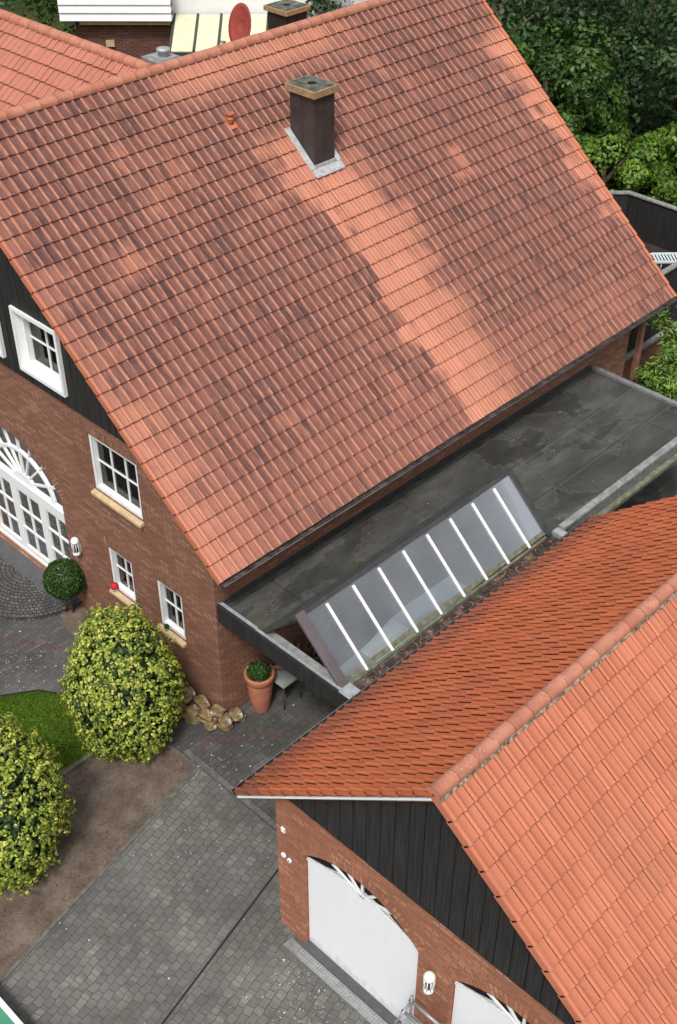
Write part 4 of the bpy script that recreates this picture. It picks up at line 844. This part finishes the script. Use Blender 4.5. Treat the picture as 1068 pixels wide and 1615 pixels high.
# low dark flat roof beyond the garage
sh = empty('low_shed', 'low shed with dark felt roof just beyond the garage end', 'shed', (9.5, -5.6, 0))
mb = MB(); mb.box(.1, 4.9, .1, 1.9, 0, 1.5); mb.build('wall', 'brick', sh); mb = MB(); mb.box(0, 5, 0, 2.0, 1.502, 1.6); mb.build('roof', 'felt', sh); mb = MB(); mb.box(-.04, 5.04, 2.003, 2.08, 1.46, 1.64); mb.box(-.06, -.003, 0, 2.0, 1.46, 1.64); mb.build('edge_trim', 'black_wood', sh)

# ------------------------------------------------------------------ neighbour's house
fh = Vector((.71636, .69773, 0)); rt = Vector((.69773, -.71636, 0)); cam0 = Vector((-10.534, -13.491, 0))
def npt(D, r, z): return cam0 + fh * D + rt * r + Vector((0, 0, z))
def nbox(mb, D0, D1, r0, r1, z0, z1): mb.obox(npt(D0, r0, z0), rt * (r1 - r0), fh * (D1 - D0), (0, 0, z1 - z0))
def rx(px, D=44): return 0
NR0 = (Vector((14.56, 23.81, 0)) - cam0 - fh * 44).dot(rt); NR1 = (Vector((16.9, 21.41, 0)) - cam0 - fh * 44).dot(rt)
nb = empty('neighbour_house', 'white and brick house with white clapboard siding behind the roof ridge', 'house', tuple(npt(44, NR0, 0)))
def nbuild(mb, name, mat, **k):
    o = nb.location; mb.v = [(x - o.x, y - o.y, z - o.z) for x, y, z in mb.v]; return mb.build(name, mat, nb, **k)
mb = MB(); A = npt(44, NR0, 0); B = npt(44, NR1, 0); C2 = npt(52, NR0, 0); L = NR1 - NR0
mb.face([A, B, B + Vector((0, 0, 6.2)), A + Vector((0, 0, 6.2))], [(0, 0), (L, 0), (L, 6.2), (0, 6.2)]); mb.face([C2, A, A + Vector((0, 0, 6.2)), C2 + Vector((0, 0, 6.2))], [(0, 0), (8, 0), (8, 6.2), (0, 6.2)]); mb.face([B, npt(46, NR1, 0), npt(46, NR1, 6.2), npt(44, NR1, 6.2)], [(0, 0), (2, 0), (2, 6.2), (0, 6.2)]); nbuild(mb, 'wall', 'brick_far')
mb = MB(); zz = 5.98
for k in range(9):
    mb.obox(npt(43.5, NR0 - .42, zz), rt * (L + .5), fh * 8 + Vector((0, 0, .0)), (0, 0, .012)); mb.v[-24:] = mb.v[-24:]
    a = npt(43.5, NR0 - .42, zz); b = npt(43.5, NR1 + .08, zz); t = npt(43.56, NR0 - .42, zz + .27); u = npt(43.56, NR1 + .08, zz + .27); mb.face([a, b, u, t]); a2 = npt(51.5, NR0 - .42, zz); mb.face([a2, a, t, npt(51.5, NR0 - .42, zz + .27)]); zz += .27
nbuild(mb, 'siding', 'white_paint')
mb = MB(); nbox(mb, 43.7, 44.0, NR0 + .2, NR1, 5.80, 5.975); nbuild(mb, 'eave_trim', 'sill_stone')
mb = MB(); nbox(mb, 44.4, 50, NR1 + .02, NR1 + 6.9, 0, 9); nbuild(mb, 'white_wall', 'pale_stucco')
mb = MB(); nbox(mb, 43.93, 43.99, NR0 + 1.0, NR0 + 1.3, 4.98, 5.2); nbuild(mb, 'wall_vent', 'sill_stone')
mb = MB(); d0, z0, d1, z1 = 44.3, 5.95, 42.2, 5.35
for k in range(5):
    r0 = NR1 + .10 + k * .82; mb.obox(npt(d0, r0 + .05, z0), rt * .72, npt(d1, 0, z1) - npt(d0, 0, z0), (0, 0, .03))
gr = nbuild(mb, 'glass_roof', 'polycarb'); mb = MB()
for k in range(6): r0 = NR1 + .06 + k * .82; mb.obox(npt(d0, r0, z0 + .0), rt * .08, npt(d1, 0, z1) - npt(d0, 0, z0), (0, 0, .07))
nbox(mb, 42.15, 42.25, NR1 + .06, NR1 + 4.3, 5.2, 5.34); 
o = nb.location; mb.v = [(x - o.x, y - o.y, z - o.z) for x, y, z in mb.v]; mb.build('roof_bars', 'dark_metal', gr)
mb = MB(); nbox(mb, 42.3, 42.4, NR1 + .1, NR1 + 4.2, 0, 5.19); nbuild(mb, 'conservatory_wall', 'grey_metal')
mb = MB(); nbox(mb, 42.0, 44.38, NR1 + 4.4, NR1 + 8.5, 5.2, 5.4); nbuild(mb, 'flat_roof', 'felt')

# ------------------------------------------------------------------ plants
def crown_shell(rg, n, rad, clumps, cr, zmin=-.6, egg=0.0):
    """points on the outside of many small clumps spread over an ellipsoid"""
    cd_ = sphere_dirs(rg, clumps, zmin); rr = rg.uniform(.72, 1.0, clumps); C = cd_ * rr[:, None] * np.array(rad)
    if egg: C[:, :2] *= (1 - egg * np.clip(C[:, 2:] / rad[2], -1, 1))
    cs = cr * rg.uniform(.6, 1.25, clumps); ton = rg.uniform(-.22, .22, clumps)
    w_ = rg.integers(0, clumps, n); d = sphere_dirs(rg, n, -1); out = C[w_] / (np.linalg.norm(C[w_], axis=1, keepdims=True) + 1e-6); d = d + out * .55; d[:, 2] += .25; d /= np.linalg.norm(d, axis=1, keepdims=True)
    P = C[w_] + d * (cs[w_] * rg.uniform(.55, 1.0, n) ** .5)[:, None]
    return P, d, ton[w_]
def yellow_bush(name, loc, rx_, rz_, seed, label):
    th = empty(name, label, 'shrub', loc, 0, 'round variegated shrubs in the planting bed'); rg = np.random.default_rng(seed); n = 3900
    d = sphere_dirs(rg, n, -.93); lum = 1 + .07 * np.sin(d[:, 0] * 5 + seed) * np.cos(d[:, 1] * 6 + d[:, 2] * 4) + rg.normal(0, .055, n)
    C = d * np.array([rx_, rx_, rz_]) * lum[:, None]; C[:, :2] *= (1 - .20 * np.clip(d[:, 2:], -1, 1)); C[:, 2] += rz_ * .97
    q_ = np.sin(C[:, 0] * 7.3 + seed) * np.sin(C[:, 1] * 6.7) + np.sin(C[:, 2] * 6.1 + C[:, 0] * 4); kp = (q_ > -1.25) | (rg.random(n) < .25); C = C[kp]; d = d[kp]; n = len(C)
    sh = rg.random(n) < .035; C[sh] += d[sh] * rg.uniform(.06, .16, sh.sum())[:, None] + np.array([0, 0, .05])
    k = 6; P = np.repeat(C, k, 0); D = np.repeat(d, k, 0); j = rg.normal(size=P.shape); j /= np.linalg.norm(j, axis=1, keepdims=True)
    P = P + j * .037 + D * rg.uniform(-.03, .03, len(P))[:, None]; N2 = D * .9 + j * .7 + np.array([0, 0, .35]); lead = np.repeat(np.clip(rg.normal(.80, .15, n), .35, 1), k); tone = np.clip(lead + rg.normal(0, .09, len(P)) - (rg.random(len(P)) < .25) * .35, 0, 1)
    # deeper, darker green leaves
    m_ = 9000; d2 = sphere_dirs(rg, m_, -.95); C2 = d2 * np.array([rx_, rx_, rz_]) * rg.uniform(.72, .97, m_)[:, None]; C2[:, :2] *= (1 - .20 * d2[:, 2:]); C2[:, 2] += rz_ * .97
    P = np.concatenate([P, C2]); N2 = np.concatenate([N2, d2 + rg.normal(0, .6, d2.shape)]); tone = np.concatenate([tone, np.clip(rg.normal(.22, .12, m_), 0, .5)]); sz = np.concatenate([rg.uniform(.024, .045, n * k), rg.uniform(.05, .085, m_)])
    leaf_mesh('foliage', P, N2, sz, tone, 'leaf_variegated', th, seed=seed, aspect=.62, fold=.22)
    mb = MB(); rnd = random.Random(seed); mb.tube([(0, 0, -.05), (.02, 0, .5), (0, .03, rz_ * 1.4)], [.07, .05, .02], 8)
    for q in range(9): a = q * .7; mb.tube([(0, 0, .15 + q * .12), (math.cos(a) * rx_ * .6, math.sin(a) * rx_ * .6, .6 + q * .2)], [.03, .01], 6)
    mb.build('stem', 'bark', th); return th
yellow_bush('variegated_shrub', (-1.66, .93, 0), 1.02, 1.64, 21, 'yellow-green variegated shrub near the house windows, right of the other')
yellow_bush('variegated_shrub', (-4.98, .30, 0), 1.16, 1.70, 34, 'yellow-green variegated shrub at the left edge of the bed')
# clipped box ball on a stem
bx = empty('boxwood_ball', 'clipped dark green ball-shaped box tree beside the arched door', 'topiary', (-.34, 4.82, 0)); rg = np.random.default_rng(6); n = 7000
d = sphere_dirs(rg, n, -1); P = d * (.46 * (rg.uniform(.86, 1.0, n) + .03 * np.sin(d[:, 0] * 9) * np.sin(d[:, 2] * 8)))[:, None] + np.array([0, 0, 1.0]); leaf_mesh('crown', P, d + rg.normal(0, .6, d.shape), rg.uniform(.018, .034, n), np.clip(rg.normal(.5, .22, n), 0, 1), 'leaf_box', bx, seed=6, aspect=.6)
mb = MB(); mb.tube([(0.06, -.06, -.02), (.03, -.02, .3), (0, 0, .7)], [.03, .024, .02], 8); mb.tube([(-.05, .07, -.02), (-.05, .03, .3), (0, 0, .75)], [.02, .018, .014], 8); mb.build('trunk', 'bark', bx)
# clay pot with plant
pot = empty('clay_pot', 'tall tapered terracotta pot at the house corner under the carport edge', 'plant pot', (.70, -.34, 0)); pot.scale = (1.1, 1.1, 1.04)
mb = MB(); mb.lathe((0, 0, 0), [(.0, 0), (.15, 0), (.16, .03), (.215, .40), (.255, .80), (.255, .82), (.275, .84), (.285, .96), (.28, 1.0), (.24, 1.0), (.235, .9), (.0, .88)], 36, False); mb.build('pot_body', 'terracotta', pot)
pl = empty('potted_shrub', 'small round dark green shrub growing in the terracotta pot', 'plant', (.70, -.34, .92)); pl.scale = (1.1, 1.1, 1.1); rg = np.random.default_rng(8); n = 3000; d = sphere_dirs(rg, n, -.5); P = d * (.21 * (rg.uniform(.6, 1.0, n) + .14 * np.sin(d[:, 0] * 7) * np.cos(d[:, 1] * 8 + d[:, 2] * 5)))[:, None] * np.array([1, 1, .9]); P[:, 2] += .13; t_ = rg.normal(0, .1, n); d = d + rg.normal(0, .6, d.shape)
leaf_mesh('leaves', P, d, rg.uniform(.018, .032, n), np.clip(.35 + t_ + rg.normal(0, .15, n), 0, 1), 'leaf_mid', pl, seed=8); mb = MB()
for k in range(5): a = k * 1.25; mb.tube([(0, 0, -.02), (.08 * math.cos(a), .08 * math.sin(a), .2)], [.012, .006], 6)
mb.build('stem', 'bark', pl)
# grey table behind the pot, thin iron legs
tb = empty('garden_table', 'small grey-green table with thin dark legs behind the clay pot', 'table', (1.22, -.48, 0))
mb = MB(); mb.box(-.26, .26, -.28, .30, .66, .70); mb.build('table_top', 'grey_table', tb, bevel=.006)
for x in (-.23, .23):
    for y in (-.25, .27): mb = MB(); mb.tube([(x, y, 0), (x, y, .66)], .012, 8); mb.build('leg', 'dark_metal', tb)
# rubble stones round the house corner
rnd = random.Random(31); path = [(-.36, 1.95), (-.38, 1.52), (-.40, 1.12), (-.38, .74), (-.33, .38), (-.22, .02), (.02, -.24)]
k = 0
zone = ['at the pile end by the shrub', 'in the pile beside the shrub', 'in the upper half of the pile', 'at the middle of the pile', 'in the lower half of the pile', 'just before the house corner', 'nearest the clay pot']
stones = []
for s_i, (sx, sy) in enumerate(path):
    for lay in range(4 if s_i < 4 else (3 if s_i < 6 else 2)):
        for q in range(2 if lay < 3 else 1):
            ox = (q - .5) * (.34 - lay * .06) - .04 if lay < 3 else 0
            stones.append((s_i, lay, q, sx + ox + rnd.uniform(-.03, .03), sy + rnd.uniform(-.06, .06), .07 + lay * .125))
shade = ['ochre', 'pale cream', 'brown', 'dark tan', 'grey-white']
for (s_i, lay, q_, x, y, z) in stones:
    if x > -.1 and y > .0: x = -.13
    bm = bmesh.new(); a, b, c_ = rnd.uniform(.13, .22), rnd.uniform(.10, .16), rnd.uniform(.06, .095)
    for q in range(22):
        v = Vector([rnd.gauss(0, 1) for _ in range(3)]).normalized(); v = Vector([math.copysign(abs(t) ** .55, t) for t in v]); bm.verts.new((v.x * a, v.y * b, v.z * c_))
    r = bmesh.ops.convex_hull(bm, input=bm.verts); bmesh.ops.delete(bm, geom=[g for g in r['geom_interior'] if isinstance(g, bmesh.types.BMVert)], context='VERTS')
    me = bpy.data.meshes.new('rubble_stone'); bm.to_mesh(me); bm.free(); me.materials.append(MAT['rock']); ob = bpy.data.objects.new('rubble_stone', me); col.objects.link(ob)
    ob.location = (x, y, z); ob.rotation_euler = (rnd.uniform(-.12, .12), rnd.uniform(-.12, .12), rnd.uniform(.9, 2.2)); md = ob.modifiers.new('bevel', 'BEVEL'); md.width = .012; md.segments = 2
    tag(ob, '%s rough stone %s%s' % (['ground-level', 'second-layer', 'third-layer', 'topmost'][lay], zone[s_i], '' if lay >= 3 else [', on its outer side', ', on its wall side'][q_]), 'stone', 'rough stones piled along the wall')
# things on the window sills
fl = empty('red_flower_pot', 'little white pot of red flowers on the left small window sill', 'flower pot', (-.03, 3.34, 1.37)); mb = MB(); mb.lathe((0, 0, 0), [(.05, 0), (.075, .09), (.08, .10)], 16); mb.build('pot_body', 'pale_stucco', fl)
rg = np.random.default_rng(9); d = sphere_dirs(rg, 300, -.3); leaf_mesh('flowers', d * .085 + np.array([0, 0, .14]), d, np.full(300, .022), np.ones(300), 'red_flower', fl, seed=9)
gp = empty('small_plant_pot', 'tiny green pot with dark plant on the right small window sill', 'flower pot', (-.03, 1.62, 1.37)); mb = MB(); mb.lathe((0, 0, 0), [(.04, 0), (.05, .08)], 14); mb.build('pot_body', 'green_plant_pot', gp)
d = sphere_dirs(rg, 160, -.2); leaf_mesh('leaves', d * .05 + np.array([0, 0, .12]), d, np.full(160, .018), np.zeros(160), 'leaf_box', gp, seed=10)
# silver tubular rack before the garage doors
rk = empty('metal_rack', 'silver tubular metal rack standing in front of the garage doors', 'rack', (-2.98, -7.78, .0)); 
mb = MB()
for x in (-.16, 0, .16): mb.tube([(x, -.32, 1.74 + x * .6), (x, .32, 1.74 + x * .6)], .028, 10)
mb.tube([(-.2, -.28, 1.66), (.2, -.28, 1.86)], .02, 8); mb.tube([(-.2, .28, 1.66), (.2, .28, 1.86)], .02, 8); mb.build('rails', 'grey_metal', rk)
for x, y in ((-.16, -.28), (-.16, .28), (.16, -.28), (.16, .28)): mb = MB(); mb.tube([(x, y, 0), (x, y, 1.98 if (x > 0 and y > 0) else (1.86 if x > 0 else 1.66))], .022, 8); mb.build('leg', 'grey_metal', rk)
mb = MB(); mb.box(-.15, .15, -.27, .27, 1.5, 1.53); mb.box(-.17, -.15, -.27, .27, 1.5, 1.6); mb.build('tray', 'zinc', rk)
# white-framed green glass frame in the lower left corner
cf = empty('cold_frame', 'white-framed green glass panel at the lower left corner on the driveway', 'cold frame', (-6.75, -1.6, 0)); mb = MB()
mb.box(-1.5, 0, -.09, 0, 0, .5); mb.box(-1.5, 0, -3.4, -3.31, 0, .5); mb.box(-.09, 0, -3.31, -.09, 0, .5); mb.box(-1.5, -1.41, -3.31, -.09, 0, .5); mb.build('frame', 'white_paint', cf, bevel=.006)
mb = MB(); mb.box(-1.41, -.09, -3.31, -.09, .46, .47); mb.build('glass', 'green_glass', cf)
rg = np.random.default_rng(19); n = 4000; leaf_mesh('seedlings', np.stack([rg.uniform(-1.4, -.1, n), rg.uniform(-3.3, -.1, n), rg.uniform(.15, .44, n)], 1), rg.normal(size=(n, 3)), rg.uniform(.02, .05, n), rg.random(n), 'leaf_bright', cf, seed=3)
# fallen petals and leaf crumbs
rg = np.random.default_rng(14); L1 = []
for (x0, y0, x1, y1, n) in ((-2.6, 6.2, -.9, 3.5, 500), (-.9, 3.5, -.7, 1.5, 120), (-.8, -.2, .6, -1.35, 260), (.6, -1.35, 1.3, -1.5, 80)):
    t = rg.random(n); L1.append(np.stack([x0 + (x1 - x0) * t + rg.normal(0, .05, n), y0 + (y1 - y0) * t + .12 * np.sin(t * 3) + rg.normal(0, .05, n), np.full(n, .02)], 1))
P = np.concatenate(L1); simple('petal', (.20, .05, .055), .8, .1, var=.3)
o = leaf_mesh('fallen_petals', P, np.tile([0, 0, 1.0], (len(P), 1)) + rg.normal(0, .1, P.shape), rg.uniform(.006, .016, len(P)), rg.random(len(P)), 'petal', seed=2); o['kind'] = 'stuff'
simple('soil_clod', (.11, .078, .055), .95, .1, var=.7, ns=20)
simple('crumb', (.42, .40, .36), .8, .2, var=.3)
n = 900; c0 = np.array([(-3.35, -5.8), (-3.6, -6.4), (-3.2, -5.2), (-1.5, 4.0), (-2.3, 4.4), (-.9, -1.0), (-4.4, -6.3), (-2.4, -1.9)]); w_ = rg.integers(0, 8, n); P = np.zeros((n, 3)); P[:, :2] = c0[w_] + rg.normal(0, .38, (n, 2)); P[:, 2] = .016
o = leaf_mesh('leaf_litter', P, np.tile([0, 0, 1.0], (n, 1)) + rg.normal(0, .25, P.shape), rg.uniform(.006, .022, n) * (rg.random(n) ** 2 + .5), rg.random(n), 'crumb', seed=12, fold=.1); o['kind'] = 'stuff'

n = 700; P = np.stack([rg.uniform(.2, 12, n), -rg.beta(1, 2.2, n) * 3.0 - .05, np.full(n, 3.006)], 1); P = P[(P[:, 0] > 6.3) | (P[:, 1] > -.98)]; n = len(P)
o = leaf_mesh('roof_litter', P, np.tile([0, 0, 1.0], (n, 1)) + rg.normal(0, .3, P.shape), rg.uniform(.008, .03, n), rg.random(n), 'debris', seed=15, fold=.1); o['kind'] = 'stuff'
n = 420; P = np.stack([rg.uniform(.4, 6.1, n), rg.uniform(-3.62, -3.22, n), np.full(n, 2.965)], 1)
o = leaf_mesh('gutter_litter', P, np.tile([0, 0, 1.0], (n, 1)) + rg.normal(0, .4, P.shape), rg.uniform(.012, .045, n), rg.random(n), 'post_wood', seed=16, fold=.2); o['kind'] = 'stuff'
n = 2600; P = np.stack([rg.uniform(-7.5, -1.3, n), rg.uniform(-2.2, 1.0, n), np.full(n, .022)], 1); kk = inpoly(P[:, 0], P[:, 1], [(-14, -3.75), (-6.51, -1.74), (-1.4, -.7), (-1.3, -.16), (-2.0, 1.0), (-14, 1.0)]); P = P[kk]; n = len(P)
o = leaf_mesh('bed_litter', P, np.tile([0, 0, 1.0], (n, 1)) + rg.normal(0, .5, P.shape), rg.uniform(.008, .03, n), rg.random(n), 'soil_clod', seed=17, fold=.3); o['kind'] = 'stuff'

# leafy shrubs beside the carport end
def willow(loc, h, r, n, seed, label, mat='leaf_willow'):
    th = empty('leafy_shrub', label, 'shrub', loc, 0, 'leafy shrubs between carport and terrace'); rg = np.random.default_rng(seed); ns = 26; P = []; N2 = []; T = []; mb = MB()
    for s in range(ns):
        a = rg.uniform(0, 2 * PI); rr = r * rg.uniform(.3, 1.0); hh = h * rg.uniform(.6, 1.0); tip = np.array([rr * math.cos(a), rr * math.sin(a), hh]); mid = np.array([tip[0] * .35, tip[1] * .35, hh * .75])
        mb.tube([(0, 0, 0), tuple(mid), tuple(tip)], [.02, .012, .004], 5, False); m_ = n // ns; t = rg.uniform(.25, 1, m_)[:, None]
        p = (2 * t * (1 - t)) * mid + t * t * tip + rg.normal(0, .10, (m_, 3)); P.append(p); d = rg.normal(size=(m_, 3)); d[:, 2] = abs(d[:, 2]) + .7; N2.append(d); T.append(np.clip(rg.normal(.45, .22, m_) + rg.uniform(-.15, .15), 0, 1))
    leaf_mesh('foliage', np.concatenate(P), np.concatenate(N2), np.random.default_rng(1).uniform(.06, .12, ns * (n // ns)), np.concatenate(T), mat, th, seed=seed, aspect=.3); mb.build('stem', 'bark', th)
willow((14.3, -.75, 0), 2.5, 1.05, 3200, 3, 'leafy green shrub right against the carport roof end by the house post')
willow((14.9, -2.0, 0), 2.3, 1.2, 3200, 4, 'bright leafy shrub lowest down beside the grey carport edge')
willow((16.2, -.55, 0), 3.1, 1.25, 3000, 5, 'yellowish leafy shrub in front of the terrace ledge at the right edge')
willow((8.6, -4.9, 0), 1.4, .8, 700, 6, 'low dark green shrub in the gap beyond the garage roof', 'leaf_dark')
# ------------------------------------------------------------------ background trees
def tree(loc, h, r, seed, mat, label, n=5200, leaf=.13, tr=.22, low=.12):
    th = empty('deciduous_tree', label, 'tree', loc, 0, 'trees behind the houses'); rg = np.random.default_rng(seed); rz_ = h * (1 - low) / 2; P, d, t_ = crown_shell(rg, n, (r, r, rz_), 70, r * .30, -.85); zc = h * low + rz_
    P[:, 2] += zc; nz = (P[:, 2] - zc) / rz_; tone = np.clip(.45 + t_ + rg.normal(0, .18, n), 0, 1)
    leaf_mesh('crown', P, d + rg.normal(0, .45, d.shape), rg.uniform(.6, 1.3, n) * leaf, tone, mat, th, seed=seed, aspect=.6, fold=.2)
    mb = MB(); rnd = random.Random(seed); mb.tube([(0, 0, -.2), (.1, .05, h * .35), (0, 0, h * .8)], [tr, tr * .7, .05], 9)
    for k in range(9): a = k * 2.4 + seed; z = h * (.18 + .06 * k); mb.tube([(.05, 0, z), (math.cos(a) * r * .4, math.sin(a) * r * .4, z + r * .3), (math.cos(a) * r * .75, math.sin(a) * r * .75, z + r * .5)], [tr * .4, tr * .22, .02], 6)
    mb.build('trunk', 'bark', th)
TR = [  # x, y, h, r, material, label
    (24.0, 12.5, 11.5, 3.6, 'leaf_dark', 'tall dark tree whose crown meets the house ridge end'),
    (27.5, 9.0, 12.5, 4.0, 'leaf_dark', 'large dark tree in the middle of the tree belt, top of the photo'),
    (31.5, 6.0, 12.0, 4.2, 'leaf_dark', 'tall dark tree at the top right corner'),
    (21.5, 8.6, 7.2, 2.5, 'leaf_mid', 'mid-green tree hugging the right roof verge'),
    (25.5, 5.6, 8.0, 3.0, 'leaf_dark', 'dark rounded tree behind the terrace'),
    (28.5, 2.6, 8.5, 3.2, 'leaf_dark', 'dark tree at the right edge above the terrace'),
    (21.8, 6.3, 4.4, 1.9, 'leaf_bright', 'bright yellow-green small tree just behind the terrace corner'),
    (23.6, 3.9, 4.6, 2.0, 'leaf_bright', 'bright green small tree beyond the terrace, right edge'),
    (29, 15, 13, 4.2, 'leaf_dark', 'dark tree at the very back above the roof ridge end'),
    (34, 11, 13, 4.4, 'leaf_dark', 'farthest dark tree in the top right belt'),
    (37, 4, 12, 4.4, 'leaf_dark', 'back-row tree beyond the top right corner'),
    (22.6, 17.8, 9, 2.4, 'leaf_dark', 'dark tree between the white house and the roof ridge'),
    (13.3, 26.8, 9.6, 2.6, 'leaf_mid', 'green tree left of the white-sided house'),
    (9.6, 28.5, 9.6, 3.0, 'leaf_mid', 'leafy tree at the top left corner'),
    (12.2, 33.0, 11, 3.6, 'leaf_dark', 'dark tree behind the top left trees'),
    (11.6, 23.6, 6.0, 1.8, 'leaf_mid', 'lower green tree behind the wing ridge'),
]
for i, (x, y, h, r, mt, lb) in enumerate(TR): tree((x, y, 0), h, r, 50 + i, mt, lb, n=15000 if i < 8 else 9000, leaf=.095 if mt != 'leaf_bright' else .085)
rg = np.random.default_rng(77); n = 9000; P = np.stack([rg.uniform(18, 42, n), rg.uniform(-4, 26, n), rg.uniform(.1, 1.6, n)], 1); P = P[(P[:, 0] > 21) | (P[:, 1] > 15.5)]; n = len(P)
o = leaf_mesh('undergrowth', P, rg.normal(size=(n, 3)) + np.array([0, 0, 1.0]), rg.uniform(.15, .3, n), rg.random(n), 'leaf_dark', seed=7); o['kind'] = 'stuff'
